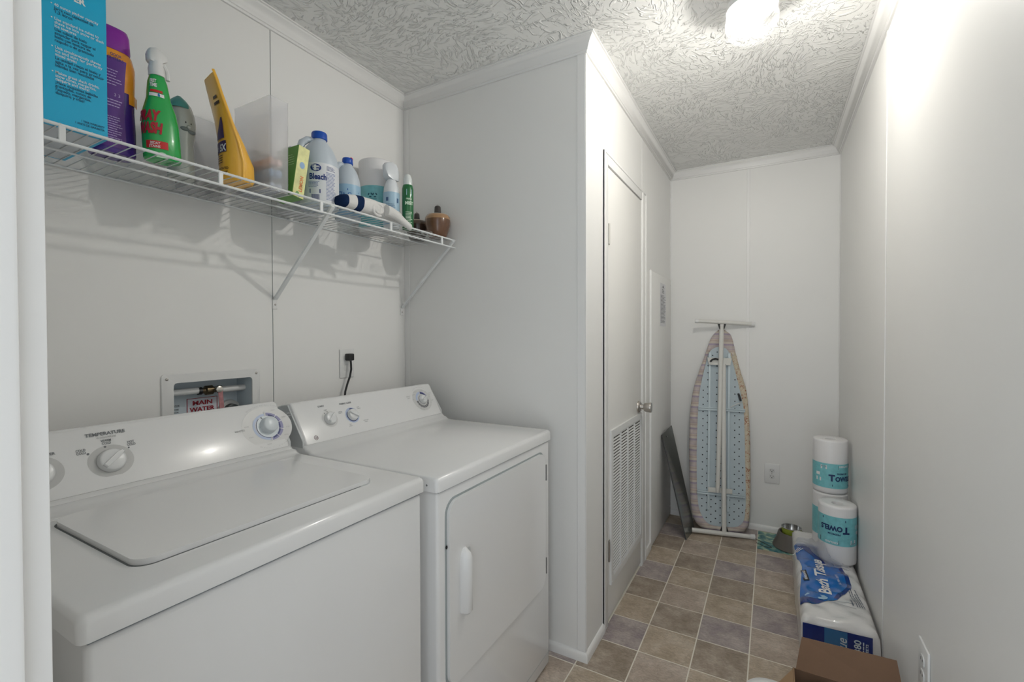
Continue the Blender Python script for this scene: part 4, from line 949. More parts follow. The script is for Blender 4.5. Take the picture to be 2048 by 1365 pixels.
bm = B(); tube(bm, [(c[0]+0.047*math.cos(R(-10))*k, c[1]+dy+0.047*math.sin(R(-10))*k, ZS+z) for z, k, dy in ((0.004, 1.0, 0.002), (0.05, 1.10, 0), (0.10, 1.09, -.012), (0.15, 1.05, -.030), (0.19, 0.99, -.044), (0.22, 0.94, -.055), (0.255, 0.88, -.066), (0.277, 0.8, -.074))], 0.004, 8, squash=0.4); obj('seal_strip', bm, yel, g)

# green and yellow box leaning on the bleach jug
root = bpy.data.objects.new('cleaner_box', None); COL.objects.link(root); root['label'] = 'narrow green and yellow carton leaning right against the bleach jug'; root['category'] = 'box'
bm = B(); box(bm, -0.10, 0, 0, 0.040, 0, 0.166, 0.001, 1); obj('carton_body', bm, mat('leaf_green_carton', hexc('#5b9438'), rough=0.4), root)
bm = B(); box(bm, 0, 0.0004, 0.0008, 0.0392, 0.001, 0.165); fy = obj('yellow_face', bm, mat('yellow_green_print', hexc('#d9d98a'), rough=0.4, var=0.25, vscale=30), root, smooth=0)
mp = FACE((0.0004, 0, 0), (0, 1, 0), (0, 0, 1), (1, 0, 0))
bm = B(); text(bm, 'LEMON', 0.030, 0.02, 0.016, mp, bold=0.03, rot=R(90), width=0.05); obj('lettering', bm, mat('orange_ink', hexc('#e0813a')), fy, smooth=0)
bm = B(); flat(bm, [(0.02+0.009*math.cos(R(a)), 0.105+0.011*math.sin(R(a))) for a in range(0, 360, 30)], mp); obj('logo_disc', bm, mat('sky_blue_ink', hexc('#8fb3d6')), fy, smooth=0)
bm = B(); flat(bm, [(0.016+0.006*math.cos(R(a)), 0.012+0.007*math.sin(R(a))) for a in range(0, 360, 30)], mp); obj('logo_disc', bm, mat('leaf_green_carton', '#5b9438'), fy, smooth=0)
mp = FACE((-0.1, 0, 0), (1, 0, 0), (0, 0, 1), (0, -1, 0))
bm = B(); bars(bm, mp, 0.02, 0.09, 0.10, 0.14, 5, 0.3); bars(bm, mp, 0.02, 0.09, 0.03, 0.06, 3, 0.3); obj('print', bm, mat('pale_green_ink', hexc('#a8cc8c')), root, smooth=0)
root.location = (-1.288, 0.909, ZS+0.0003); root.rotation_euler = (R(-9), 0, 0)

# small white carton with navy mark at the back
g = thing('small_carton', 'small white carton with a navy blue square at the back of the shelf, mostly hidden', 'box', (-1.50, 1.075, ZS))
bm = B(); box(bm, -1.53, -1.45, 1.02, 1.11, ZS, ZS+0.222, 0.0015, 1); obj('carton_body', bm, mat('white_carton', (0.72, 0.73, 0.75), rough=0.5), g)
bm = B(); box(bm, -1.45, -1.4496, 1.034, 1.052, ZS+0.198, ZS+0.220); obj('navy_square', bm, navy, g, smooth=0)

# bleach jugs
def jug(name, label, c, r, h, body, capm, hs=1.0, cap_top=False):
    g = thing(name, label, 'jug', (c[0], c[1], ZS), 'blue-capped jugs on the shelf')
    pr_ = [(0.94*r, 0), (r, 0.006), (r, 0.50*h), (0.985*r, 0.58*h), (0.90*r, 0.68*h), (0.70*r, 0.79*h), (0.46*r, 0.865*h), (0.36*r, 0.89*h), (0.34*r, 0.93*h)]
    bm = B(); lathe(bm, pr_, (*c, ZS), 48); obj('jug_body', bm, body, g, smooth=60)
    bm = B(); lathe(bm, [(0.40*r, 0.905*h), (0.42*r, 0.91*h), (0.41*r, 0.985*h), (0.38*r, h), (0.2*r, h)], (*c, ZS), 28)
    cp_ = obj('cap', bm, capm, g, smooth=40)
    bm = B(); a = R(-115)
    P_ = lambda k, z: (c[0]+k*r*math.cos(a), c[1]+k*r*math.sin(a), ZS+z*h)
    tube(bm, [P_(0.30, 0.90), P_(0.62, 0.885), P_(0.90, 0.83), P_(1.02, 0.74), P_(1.0, 0.62), P_(0.92, 0.56)], 0.010, 10, rs=[0.009, 0.011, 0.012, 0.012, 0.011, 0.010]); obj('handle', bm, body, g, smooth=60)
    return g, pr_
jm = mat('milky_plastic', hexc('#c9d3dc'), rough=0.35); bcap = mat('blue_cap', hexc('#1450b4'), rough=0.35)
g, pr_ = jug('bleach_jug', 'large white bleach jug with blue cap and white label, near the middle of the shelf', (-1.360, 1.066), 0.062, 0.262, jm, bcap)
c = (-1.360, 1.066, ZS); rj = 0.062; th0 = math.atan2(-1.066, 1.36)+R(4)
bm = B(); arcband(bm, c, rj+0.0006, 0.012, 0.142, th0-R(78), th0+R(80), 40); lb = obj('label', bm, mat('white_label', (0.78, 0.80, 0.83), rough=0.4), g, smooth=60)
mp = cyl_map(c, rj, th0, 0.0014)
bm = B(); text(bm, 'Bleach', -0.010, 0.086, 0.027, mp, bold=0.035, width=0.054, align='C')
flat(bm, [(-0.016+0.017*math.cos(R(a)), 0.124+0.0125*math.sin(R(a))) for a in range(0, 360, 20)], mp); flat(bm, [(-0.036, 0.040), (-0.002, 0.040), (-0.002, 0.053), (-0.036, 0.053)], mp)
for i in range(12): x = -0.030+i*0.0021; flat(bm, [(x, 0.016), (x+0.0011, 0.016), (x+0.0011, 0.036), (x, 0.036)], mp)
bars(bm, mp, 0.018, 0.050, 0.118, 0.134, 4, 0.4); obj('lettering', bm, mat('royal_navy_ink', hexc('#15317c'), rough=0.45), lb, smooth=0)
mp = cyl_map(c, rj, th0, 0.0022)
bm = B(); text(bm, 'Great', -0.016, 0.125, 0.0105, mp, bold=0.03, width=0.024, align='C'); text(bm, 'Value', -0.016, 0.1165, 0.0095, mp, bold=0.03, width=0.019, align='C'); bars(bm, mp, -0.033, -0.006, 0.042, 0.051, 2, 0.4); obj('lettering', bm, wht, lb, smooth=0)
mp = cyl_map(c, rj, th0, 0.0014)
bm = B(); bars(bm, mp, -0.040, -0.002, 0.058, 0.080, 5, 0.4); bars(bm, mp, 0.016, 0.052, 0.020, 0.114, 20, 0.4); obj('print', bm, mat('blue_gray_ink', hexc('#6f7fae'), rough=0.5), lb, smooth=0)
g, pr_ = jug('bleach_jug', 'smaller translucent jug with blue cap and light blue label, behind the striped towel', (-1.405, 1.226), 0.047, 0.236, jm, bcap)
c = (-1.405, 1.226, ZS); rj = 0.047; th0 = math.atan2(-1.226, 1.405)
bm = B(); sphere(bm, (c[0]+0.006, c[1]+0.012, ZS+0.236), 0.007, 0.007, 0.008, 10, 8); obj('red_tip', bm, mat('red_tip', hexc('#c8323a'), rough=0.4), g)
bm = B(); arcband(bm, c, rj+0.0006, 0.012, 0.128, th0-R(80), th0+R(80), 40); lb = obj('label', bm, mat('light_blue_label', hexc('#9fc4dd'), rough=0.4), g, smooth=60)
mp = cyl_map(c, rj, th0, 0.0014)
bm = B(); flat(bm, [(-0.045, 0.112), (0.0, 0.104), (0.045, 0.098), (0.045, 0.104), (0.0, 0.111), (-0.045, 0.119)], mp); text(bm, 'O', 0.0, 0.086, 0.016, mp, bold=0.02); text(bm, '+', -0.018, 0.086, 0.016, mp, bold=0.02)
text(bm, 'CL', -0.036, 0.086, 0.018, mp, bold=0.03); obj('lettering', bm, mat('strong_blue_ink', hexc('#1b5fae'), rough=0.45), lb, smooth=0)
bm = B(); bars(bm, mp, -0.035, 0.035, 0.04, 0.078, 7, 0.3); obj('print', bm, mat('blue_gray_ink', hexc('#6f7fae')), lb, smooth=0)

# paper towel rolls
tm = mat('paper_towel', (0.80, 0.79, 0.79), rough=0.8, bump=0.6, bscale=220, bdist=0.001)
film = mat('towel_top_film', (0.80, 0.79, 0.79), rough=0.3, bump=0.35, bscale=45, bdist=0.003)
teal = mat('teal_label', hexc('#7cc3c9'), rough=0.3, var=0.12, vscale=60)
dteal = mat('deep_teal_print', hexc('#4aa5ae'), rough=0.4)
navyi = mat('navy_ink', hexc('#16305f'), rough=0.45)
def towel_roll(c, r, h, la, lb_, th0, flip, label='', grp=None, seed=0):
    g = thing('paper_towel_roll', label, 'paper towel roll', c, grp)
    bm = B(); lathe(bm, [(0.93*r, 0.0), (0.985*r, 0.004), (r, 0.012), (r, h-0.012), (0.985*r, h-0.004), (0.93*r, h), (0.5*r, h-0.002), (0.30*r, h-0.003), (0.27*r, h-0.012), (0.25*r, h-0.05)], c, 56, cap1=True)
    obj('roll', bm, film, g, smooth=60)
    bm = B(); lathe(bm, [(0.262*r, h-0.049), (0.262*r, h-0.0485)], c, 20); obj('core', bm, mat('core_shadow', (0.25, 0.22, 0.2), rough=0.8), g)
    bm = B(); arcband(bm, c, r+0.0007, la, lb_, th0-R(100), th0+R(100), 60); w_ = obj('wrapper', bm, teal, g, smooth=60)
    rev = -1 if flip else 1
    zc = (la+lb_)/2; hh = (lb_-la)/2
    base = cyl_map(c, r, th0, 0.0016); base2 = cyl_map(c, r, th0, 0.0024)
    mp = lambda x, y: base(x*rev, zc+y*rev)
    mp2 = lambda x, y: base2(x*rev, zc+y*rev)
    bm = B()
    rn = random.Random(seed)
    for k_ in range(7):     # overlapping fans of fine rings in the print
        u0, v0 = rn.uniform(-r*1.2, r*1.2), rn.uniform(-hh*0.9, hh*0.9)
        for q in range(3, 12, 2):
            rr = q*0.0022
            for a in range(0, 360, 20):
                p1 = (u0+rr*math.cos(R(a)), v0+rr*math.sin(R(a)))
                if abs(p1[1]) > hh-0.002: continue
                flat(bm, [(p1[0]-.0006, p1[1]-.0004), (p1[0]+.0006, p1[1]-.0004), (p1[0]+.0006, p1[1]+.0004), (p1[0]-.0006, p1[1]+.0004)], base_e(c, r, th0, zc, rev))
    obj('print', bm, dteal, w_, smooth=0)
    return g, w_, mp, mp2, hh
def base_e(c, r, th0, zc, rev):
    b_ = cyl_map(c, r, th0, 0.0011); return lambda x, y: b_(x*rev, zc+y*rev)
def brand_print(w_, mp, mp2, x0, hh):
    bm = B(); flat(bm, [(x0+0.012, hh-0.005), (x0+0.095, hh-0.005), (x0+0.095, hh-0.019), (x0+0.012, hh-0.019)], mp); obj('brand_block', bm, mat('brand_black', (0.02, 0.018, 0.018), rough=0.4), w_, smooth=0)
    bm = B(); flat(bm, [(x0+0.012, hh-0.019), (x0+0.095, hh-0.019), (x0+0.095, hh-0.026), (x0+0.012, hh-0.026)], mp); obj('brand_stripe', bm, mat('brand_maroon', hexc('#5a2320'), rough=0.4), w_, smooth=0)
    bm = B(); text(bm, 'KIRKLAND', x0+0.016, hh-0.0165, 0.0125, mp2, bold=0.03, width=0.052); obj('lettering', bm, wht, w_, smooth=0)
    bm = B(); text(bm, 'PREMIUM', x0+0.006, -0.002+hh*0.18, 0.0125, mp2, bold=0.02, width=0.050); text(bm, 'T', x0-0.028, -0.030+hh*0.10, 0.044, mp2, bold=0.05, width=0.026)
    text(bm, 'OWELS', x0-0.001, -0.030+hh*0.10, 0.032, mp2, bold=0.045, width=0.090); flat(bm, [(x0-0.014, -hh+0.021), (x0+0.080, -hh+0.017), (x0+0.080, -hh+0.007), (x0-0.014, -hh+0.011)], mp2); obj('lettering', bm, navyi, w_, smooth=0)
    bm = B()
    flat(bm, [(x0-0.064, hh-0.030), (x0-0.036, hh-0.030), (x0-0.036, hh-0.010), (x0-0.064, hh-0.010)], mp)
    flat(bm, [(x0-0.088, -0.002), (x0-0.068, -0.002), (x0-0.068, 0.013), (x0-0.088, 0.013)], mp); flat(bm, [(x0-0.088, -0.030), (x0-0.062, -0.032), (x0-0.062, -0.014), (x0-0.088, -0.012)], mp)
    obj('white_patch', bm, wht, w_, smooth=0)
    bm = B(); b3 = lambda x, y: mp2(x, y)
    for q in ((x0-0.062, x0-0.054, hh-0.018, hh-0.012), (x0-0.052, x0-0.038, hh-0.018, hh-0.012), (x0-0.062, x0-0.038, hh-0.024, hh-0.023)): flat(bm, [(q[0], q[2]), (q[1], q[2]), (q[1], q[3]), (q[0], q[3])], b3)
    obj('sheet_icon', bm, mat('icon_gray', hexc('#8fa3ad')), w_, smooth=0)

RR, RH = 0.077, 0.274
def view_th(c): return math.atan2(-c[1], -c[0])
# ------------------------------------------------------------------ package (floor, right)
PK = thing('toilet_paper_pack', 'big clear and blue plastic pack of toilet paper lying along the right wall', 'toilet paper pack', (0.225, 2.55, 0))
px0, px1, py0, py1, pz = 0.104, 0.350, 2.112, 3.03, 0.200
def pack_z(x, y):
    u = (x-px0)/(px1-px0); v = (y-py0)/(py1-py0)
    e = min(1, max(0, min(u, 1-u)*7)); e = math.sqrt(max(0, 1-(1-e)**2)); e2 = min(1, max(0, (y-py0)/0.03)); e2 = math.sqrt(max(0, 1-(1-e2)**2))
    e3 = min(1, max(0, (py1-y)/0.05)); e3 = math.sqrt(max(0, 1-(1-e3)**2))
    nz = noise.noise(Vector((x*9, y*7, 1)))*0.006+noise.noise(Vector((x*30, y*24, 4)))*0.0022
    bumps = 0.005*math.cos((y-py0)/0.115*2*PI+PI)*math.cos((x-px0)/0.123*2*PI+PI) if y < 2.9 else 0
    z = pz*(0.86+0.14*min(e, e2, e3))+(nz+bumps)*min(1, e*1.2)
    if 2.62 < y: z = min(z, pz+0.003) if y < 2.6 else pz*(0.86+0.14*min(e, e3))-0.001+nz*0.3
    return z
NX, NY = 22, 72
plas = mat('clear_film_over_white', (0.74, 0.73, 0.72), rough=0.22, coat=0.5, bump=0.7, bscale=38, bdist=0.004)
bm = B(); rows = []
for j in range(NY+1):
    y = py0+(py1-py0)*j/NY; row = []
    bul = 0.006*math.sin(PI*j/NY)
    for side in range(7): 
        z = pz*0.86*side/7; row.append((px0-bul*math.sin(PI*side/7)+0.004*(1 if side == 0 else 0)+0.002*noise.noise(Vector((y*14, z*20, 0))), y, z+0.0008))
    for i in range(NX+1): x = px0+(px1-px0)*i/NX; row.append((x, y, pack_z(x, y)))
    for side in range(6, -1, -1): z = pz*0.86*side/7; row.append((px1+0.003*math.sin(PI*side/7), y, z+0.0008))
    rows.append(row)
ring_loft(bm, rows)
obj('pack_body', bm, plas, PK, smooth=70)
def top_map(e=0.0015):
    return lambda x, y: (x, y, pack_z(x, y)+e)
def grid_patch(bm, outline_fn, y0, y1, mp, ny=14, nx=10):
    rows = []
    for j in range(ny+1):
        y = y0+(y1-y0)*j/ny; a, b_ = outline_fn(y); rows.append([mp(a+(b_-a)*i/nx, y) for i in range(nx+1)])
    ring_loft(bm, rows, close=False)
bl = mat('blue_film', hexc('#0a63b8'), rough=0.2, coat=0.6, bump=0.5, bscale=30, bdist=0.003, var=0.15, vscale=9); dbl = mat('navy_blue_film', hexc('#0b2a78'), rough=0.2, coat=0.6, bump=0.5, bscale=30, bdist=0.003)
def lerp(pts, y):
    for (ya, a, b_), (yb, c_, d_) in zip(pts, pts[1:]):
        if ya <= y <= yb: t = (y-ya)/(yb-ya); return a+(c_-a)*t, b_+(d_-b_)*t
    return pts[-1][1:] if y > pts[-1][0] else pts[0][1:]
def blue_edge(y):
    return lerp([(2.202, .106, .112), (2.215, .106, .150), (2.297, .109, .242), (2.34, .112, .262), (2.407, .118, .299), (2.444, .121, .305), (2.537, .128, .301), (2.615, .118, .286), (2.63, .112, .278), (2.75, .108, .276), (2.80, .106, .272), (2.818, .106, .17)], y)
def dark_edge_r(y):
    a, b_ = blue_edge(y); return (max(a, b_-0.016), b_)
bm = B(); grid_patch(bm, blue_edge, 2.203, 2.817, top_map(0.0020), 40, 14); bp_ = obj('blue_print', bm, bl, PK, smooth=70)
bm = B(); grid_patch(bm, lambda y: (0.107, blue_edge(y)[1]-0.002), 2.204, 2.255, top_map(0.0028), 8, 10); grid_patch(bm, lambda y: lerp([(2.62, .20, .272), (2.70, .17, .270), (2.80, .11, .268)], y), 2.62, 2.80, top_map(0.0028), 14, 8); grid_patch(bm, dark_edge_r, 2.30, 2.62, top_map(0.0028), 24, 3)
obj('navy_print', bm, dbl, bp_, smooth=70)
def tmap(x0, y0, ang):
    ca, sa = math.cos(ang), math.sin(ang); t = top_map(0.0042)
    return lambda x, y: t(x0+x*ca-y*sa, y0+x*sa+y*ca)
bm = B(); mp = tmap(0.222, 2.315, R(92)); text(bm, 'Bath Tissue', 0, 0, 0.060, mp, bold=0.03, width=0.330, shear=0.25); mp = tmap(0.268, 2.425, R(95)); text(bm, 'ULTRA SOFT', 0, 0, 0.013, mp, width=0.085, shear=0.2)
obj('lettering', bm, wht, bp_, smooth=0)
bm = B(); mp = tmap(0.150, 2.40, R(95)); flat(bm, [(0, 0), (0.10, 0), (0.10, 0.022), (0, 0.022)], mp); obj('brand_block', bm, mat('brand_black', (0.02, 0.018, 0.018)), bp_, smooth=0)
bm = B(); t2 = top_map(0.0054); mp = lambda x, y: t2(0.150+x*math.cos(R(95))-y*math.sin(R(95)), 2.40+x*math.sin(R(95))+y*math.cos(R(95))); text(bm, 'KIRKLAND', 0.006, 0.006, 0.014, mp, bold=0.03, width=0.085); obj('lettering', bm, wht, bp_, smooth=0)
bm = B(); mp = tmap(0.120, 2.262, R(8)); flat(bm, [(0.018, -0.012), (0.070, -0.010), (0.084, 0.0), (0.090, 0.016), (0.080, 0.026), (0.018, 0.024), (0.004, 0.006)], mp); obj('roll_icon', bm, mat('icon_pale', hexc('#a9cbe6'), rough=0.35), bp_, smooth=0)
bm = B(); mp = tmap(0.222, 2.660, R(75)); flat(bm, [(0, 0), (0.10, 0.0), (0.075, -0.022), (0.095, -0.045), (0.0, -0.040)], mp); obj('photo_patch', bm, mat('icon_gray_photo', hexc('#8a9099'), rough=0.4), bp_, smooth=0)
bm = B(); mp = tmap(0.118, 2.70, R(60)); bars(bm, mp, 0, 0.06, 0, 0.03, 3, 0.5); obj('print', bm, wht, bp_, smooth=0)
bm = B(); mp = tmap(0.325, 2.262, R(97)); bars(bm, mp, 0, 0.14, -0.006, 0.026, 4, 0.4)
mp = tmap(0.292, 2.262, R(97)); bars(bm, mp, 0.0, 0.045, 0, 0.006, 1, 0.8)
for q in ((0.218, 2.246, 0.297, 2.248), (0.218, 2.276, 0.297, 2.278)):
    t_ = top_map(0.003); flat(bm, [(q[0], q[1]), (q[2], q[1]), (q[2], q[3]), (q[0], q[3])], t_)
obj('print', bm, mat('blue_gray_pack_ink', hexc('#59616f'), rough=0.5), PK, smooth=0)
# near face print: navy band, mid-blue stripe, figures
def near(e=0.002):
    return lambda x, z: (x, py0-e-0.0004-0.001*abs(math.sin(x*50)), z)
nf = near()
bm = B(); rows = [[nf(0.110+(0.328-0.110)*i/12, 0.035+(0.168+0.006*i/12-0.035)*j/6) for i in range(13)] for j in range(7)]; ring_loft(bm, rows, close=False); nb = obj('navy_band', bm, dbl, PK, smooth=70)
nf2 = near(0.0032); nf3 = near(0.0044)
bm = B(); rows = [[nf2(0.180+0.072*i/4, 0.036+(0.170-0.036)*j/6) for i in range(5)] for j in range(7)]; ring_loft(bm, rows, close=False); obj('blue_stripe', bm, mat('steel_blue_film', hexc('#3a74a8'), rough=0.2, coat=0.5), nb, smooth=70)
def rot90(x0, z0, f): return lambda x, y: f(x0-y, z0+x)
bm = B(); mp = rot90(0.293, 0.062, nf3); text(bm, '30', 0, 0, 0.030, mp, bold=0.02, width=0.032); text(bm, '380', 0.042, 0, 0.030, mp, bold=0.02, width=0.050); flat(bm, [(0.036, -0.004), (0.0375, -0.004), (0.0375, 0.026), (0.036, 0.026)], mp)
mp = rot90(0.315, 0.055, nf3); text(bm, 'WIDE SHEETS', 0, 0, 0.011, mp, bold=0.02, width=0.092); mp = rot90(0.303, 0.055, nf3); bars(bm, mp, 0, 0.10, 0, 0.005, 1, 0.7)
mp = rot90(0.250, 0.040, nf3); text(bm, 'Tissue', 0, 0, 0.044, mp, bold=0.01, width=0.105, shear=0.25); obj('lettering', bm, mat('pale_blue_white_ink', (0.62, 0.70, 0.76), rough=0.4), nb, smooth=0)
# crumpled torn film standing up at the far end
bm = B(); rows = []
for j in range(9):
    row = []
    for i in range(19):
        u = i/18; w_ = j/8; hgt = 0.028+0.085*math.exp(-((u-0.48)/0.20)**2)+0.02*math.exp(-((u-0.1)/0.1)**2)
        row.append((0.112+0.205*u+0.010*noise.noise(Vector((u*7, w_*3, 2))), (2.79-0.19*min(1, max(0, (u-0.25)/0.35)))+0.020*w_*math.sin(u*9)-0.015*w_+0.014*noise.noise(Vector((u*9, w_*6, 7))), 0.199+hgt*w_*(0.85+0.3*noise.noise(Vector((u*11, 0, 3))))))
    rows.append(row)
ring_loft(bm, rows, close=False)
def film_mat():
    M = frosted('torn_clear_film', (0.80, 0.81, 0.83), 0.55); return M
o = obj('torn_film', bm, film_mat(), PK, smooth=80)

# rolls that stand on the pack
c1, c2, c3 = (0.270, 2.925, 0.194), (0.270, 2.925, 0.4705), (0.2785, 2.700, 0.204)
_, w_, mp, mp2, hh = towel_roll(c1, RR, RH, 0.055, 0.195, view_th(c1)-R(18), True, label='lower paper towel roll in the back right corner, mostly hidden by the roll in front', grp='paper towel rolls in the back corner', seed=1); brand_print(w_, mp, mp2, -0.085, hh)
_, w_, mp, mp2, hh = towel_roll(c2, RR, RH, 0.030, 0.156, view_th(c2)+R(8), False, label='topmost paper towel roll, stacked upright on another roll in the back right corner', grp='paper towel rolls in the back corner', seed=2); brand_print(w_, mp, mp2, 0.012, hh)
_, w_, mp, mp2, hh = towel_roll(c3, RR, RH, 0.092, 0.226, view_th(c3)+R(0), True, label='paper towel roll standing upside down against the right wall behind the toilet paper', grp='paper towel rolls in the back corner', seed=3); brand_print(w_, mp, mp2, -0.020, hh)

# ------------------------------------------------------------------ towels and sprays on the shelf (right half)
c = (-1.468, 1.432, ZS)
g, w_, mp, mp2, hh = towel_roll(c, 0.071, 0.297, 0.012, 0.182, view_th(c)-R(6), False, label='single paper towel roll with teal wrapper standing on the wire shelf', seed=4)
bm = B()
for cx, cy, rr in ((-0.016, 0.045, 0.010), (0.002, 0.045, 0.010)):
    for a in (0, 120, 240): flat(bm, [(cx+rr*math.cos(R(a+t)), cy+rr*math.sin(R(a+t))) for t in (0, 35, 70)]+[(cx+rr*0.5*math.cos(R(a+t)), cy+rr*0.5*math.sin(R(a+t))) for t in (70, 35, 0)], mp2)
text(bm, 'RECYCLE', -0.008, 0.028, 0.006, mp2, bold=0.02, width=0.034, align='C'); flat(bm, [(-0.025+0.007*math.cos(R(a)), -0.005+0.007*math.sin(R(a))) for a in range(0, 360, 30)], mp2)
bars(bm, mp2, -0.008, 0.018, -0.022, 0.006, 4, 0.4)
for q in ((-0.036, 0.024, -0.028, -0.0265), (-0.036, 0.024, 0.0105, 0.012), (-0.036, -0.0345, -0.028, 0.012), (0.0225, 0.024, -0.028, 0.012)): flat(bm, [(q[0], q[2]), (q[1], q[2]), (q[1], q[3]), (q[0], q[3])], mp2)
obj('lettering', bm, mat('petrol_ink', hexc('#1f5a6e'), rough=0.5), w_, smooth=0)

c = (-1.352, 1.402)
g = thing('spray_bottle', 'slim white spray bottle with pale blue label in front of the shelf paper towel roll', 'spray bottle', (c[0], c[1], ZS))
bm = B(); lathe(bm, [(0.030, 0), (0.0325, 0.004), (0.0325, 0.14), (0.030, 0.165), (0.022, 0.188), (0.0165, 0.198)], (*c, ZS), 32); obj('bottle_body', bm, mat('white_bottle', (0.74, 0.77, 0.80), rough=0.25), g, smooth=60)
bm = B()
ring_loft(bm, [[(c[0]-w_2, c[1]+ya, ZS+za), (c[0]-w_2, c[1]+ya, ZS+zb), (c[0]-w_2*0.5, c[1]+ya, ZS+zb+0.005), (c[0]+w_2*0.5, c[1]+ya, ZS+zb+0.005), (c[0]+w_2, c[1]+ya, ZS+zb), (c[0]+w_2, c[1]+ya, ZS+za)]
   for ya, za, zb, w_2 in ((-0.040, 0.232, 0.246, 0.008), (-0.030, 0.205, 0.255, 0.014), (-0.010, 0.196, 0.262, 0.019), (0.010, 0.196, 0.258, 0.020), (0.028, 0.198, 0.236, 0.016), (0.033, 0.202, 0.222, 0.010))])
obj('spray_head', bm, mat('white_bottle', (0.74, 0.77, 0.80)), g, smooth=60)
th0 = math.atan2(-c[1], -c[0]); cc = (*c, ZS)
bm = B(); arcband(bm, cc, 0.0331, 0.012, 0.142, th0-R(85), th0+R(85), 30); lb = obj('label', bm, mat('ice_blue_label', hexc('#a9c8dc'), rough=0.4), g, smooth=60)
mp = cyl_map(cc, 0.0325, th0, 0.0015)
bm = B(); bars(bm, mp, -0.022, 0.018, 0.045, 0.095, 9, 0.35); flat(bm, [(-0.022, 0.105), (-0.012, 0.105), (-0.012, 0.120), (-0.022, 0.120)], mp); flat(bm, [(0.022, 0.10), (0.030, 0.10), (0.030, 0.118), (0.022, 0.118)], mp); obj('print', bm, mat('slate_blue_ink', hexc('#4c6a92'), rough=0.5), lb, smooth=0)

c = (-1.305, 1.447)
g = thing('mist_can', 'slim green mist spray can with white cap, next to the folded towel', 'spray can', (c[0], c[1], ZS))
bm = B(); lathe(bm, [(0.0215, 0), (0.023, 0.003), (0.023, 0.165), (0.020, 0.178), (0.018, 0.182)], (*c, ZS), 30); obj('can_body', bm, mat('deep_green_can', hexc('#1e6b3a'), rough=0.28, coat=0.2), g, smooth=50)
bm = B(); lathe(bm, [(0.0185, 0.180), (0.0185, 0.184), (0.0175, 0.205), (0.0125, 0.222), (0.008, 0.226)], (*c, ZS), 28); obj('cap', bm, mat('clear_white_cap', (0.70, 0.74, 0.73), rough=0.2), g, smooth=50)
th0 = math.atan2(-c[1], -c[0])+R(12); cc = (*c, ZS); mp = cyl_map(cc, 0.023, th0, 0.0008)
bm = B(); text(bm, 'MIST', -0.016, 0.098, 0.018, mp, bold=0.05, width=0.034); bars(bm, mp, -0.014, 0.014, 0.012, 0.070, 10, 0.45); text(bm, 'FRESH', -0.012, 0.118, 0.009, mp, bold=0.03, width=0.024); obj('lettering', bm, mat('mint_white_ink', hexc('#cfe6cf'), rough=0.4), g, smooth=0)
bm = B(); mp = cyl_map(cc, 0.023, th0, 0.0007); flat(bm, [(-0.010, 0.136), (0.012, 0.136), (0.012, 0.160), (-0.010, 0.160)], mp); obj('label', bm, mat('ice_blue_label', hexc('#a9c8dc')), g, smooth=0)

# folded white towel with navy stripes lying along the rail
g = thing('folded_towel', 'rolled white towel with navy stripes draped over the front of the shelf', 'towel', (-1.30, 1.22, ZS))
def towel_rings():
    rows = []; N_ = 64; n_ = 30
    for i in range(N_+1):
        t = i/N_; y = 1.074+0.318*t
        hgt = 0.040+0.018*math.sin(PI*min(1, t*1.05))-0.016*max(0, (t-0.85)/0.15)
        dep = 0.040-0.006*t
        cx = -1.290+0.006*math.sin(t*3); 
        e = min(1, t*14, (1-t)*10+0.15); e = math.sqrt(max(0.02, 1-(1-min(1, e))**2))
        row = []
        for k in range(n_):
            a = 2*PI*k/n_; ca, sa = math.cos(a), math.sin(a)
            x = cx+dep*e*math.copysign(abs(ca)**0.8, ca); z = ZS+0.004+hgt*0.5+hgt*0.5*e*math.copysign(abs(sa)**0.8, sa)
            nz = noise.noise(Vector((x*20, y*22, z*26)))*0.006
            z += nz*(1 if sa > -0.3 else 0.1); x += nz*0.8
            if t > 0.60 and ca > 0.2 and sa < 0.25: z -= 0.0*(t-0.6)
            row.append((x, y, max(z, ZS+0.0012)))
        rows.append(row)
    return rows
rows = towel_rings(); bm = B(); ring_loft(bm, rows)
white_t = mat('white_terry', (0.76, 0.75, 0.73), rough=0.95, bump=0.8, bscale=260, bdist=0.0015, spec=0.1); navy_t = mat('navy_terry', hexc('#1b2f52'), rough=0.95, bump=0.8, bscale=260, bdist=0.0015, spec=0.1)
for f in bm.faces:
    y = f.calc_center_median().y
    if y < 1.098 or 1.136 < y < 1.164: f.material_index = 1
obj('towel_body', bm, white_t, g, smooth=80, mats=[white_t, navy_t])
bm = B()       # the loose folded end: a spiral lip towards the room
sp = []
for k in range(40):
    a = k/39*3.6*PI; r_ = 0.006+0.0195*(k/39)
    sp.append((-1.2515+0.001*math.sin(k), 1.232+r_*1.25*math.cos(a), ZS+0.0265+r_*0.95*math.sin(a)))
tube(bm, sp, 0.0052, 8, squash=1.0); obj('rolled_end', bm, white_t, g, smooth=80)
bm = B(); rows = []
for i in range(14):
    t = i/13; y = 1.262+0.130*t; r_ = 0.021-0.008*t; zc = ZS+0.028-0.014*t-0.022*t*t; xc = -1.2425+0.004*math.sin(t*6)
    rows.append([(xc+r_*math.cos(2*PI*k/14)*0.8, y, zc+r_*math.sin(2*PI*k/14)*(1.0)+0.001*math.sin(k*3+i)) for k in range(14)])
ring_loft(bm, rows); obj('draped_edge', bm, white_t, g, smooth=80)

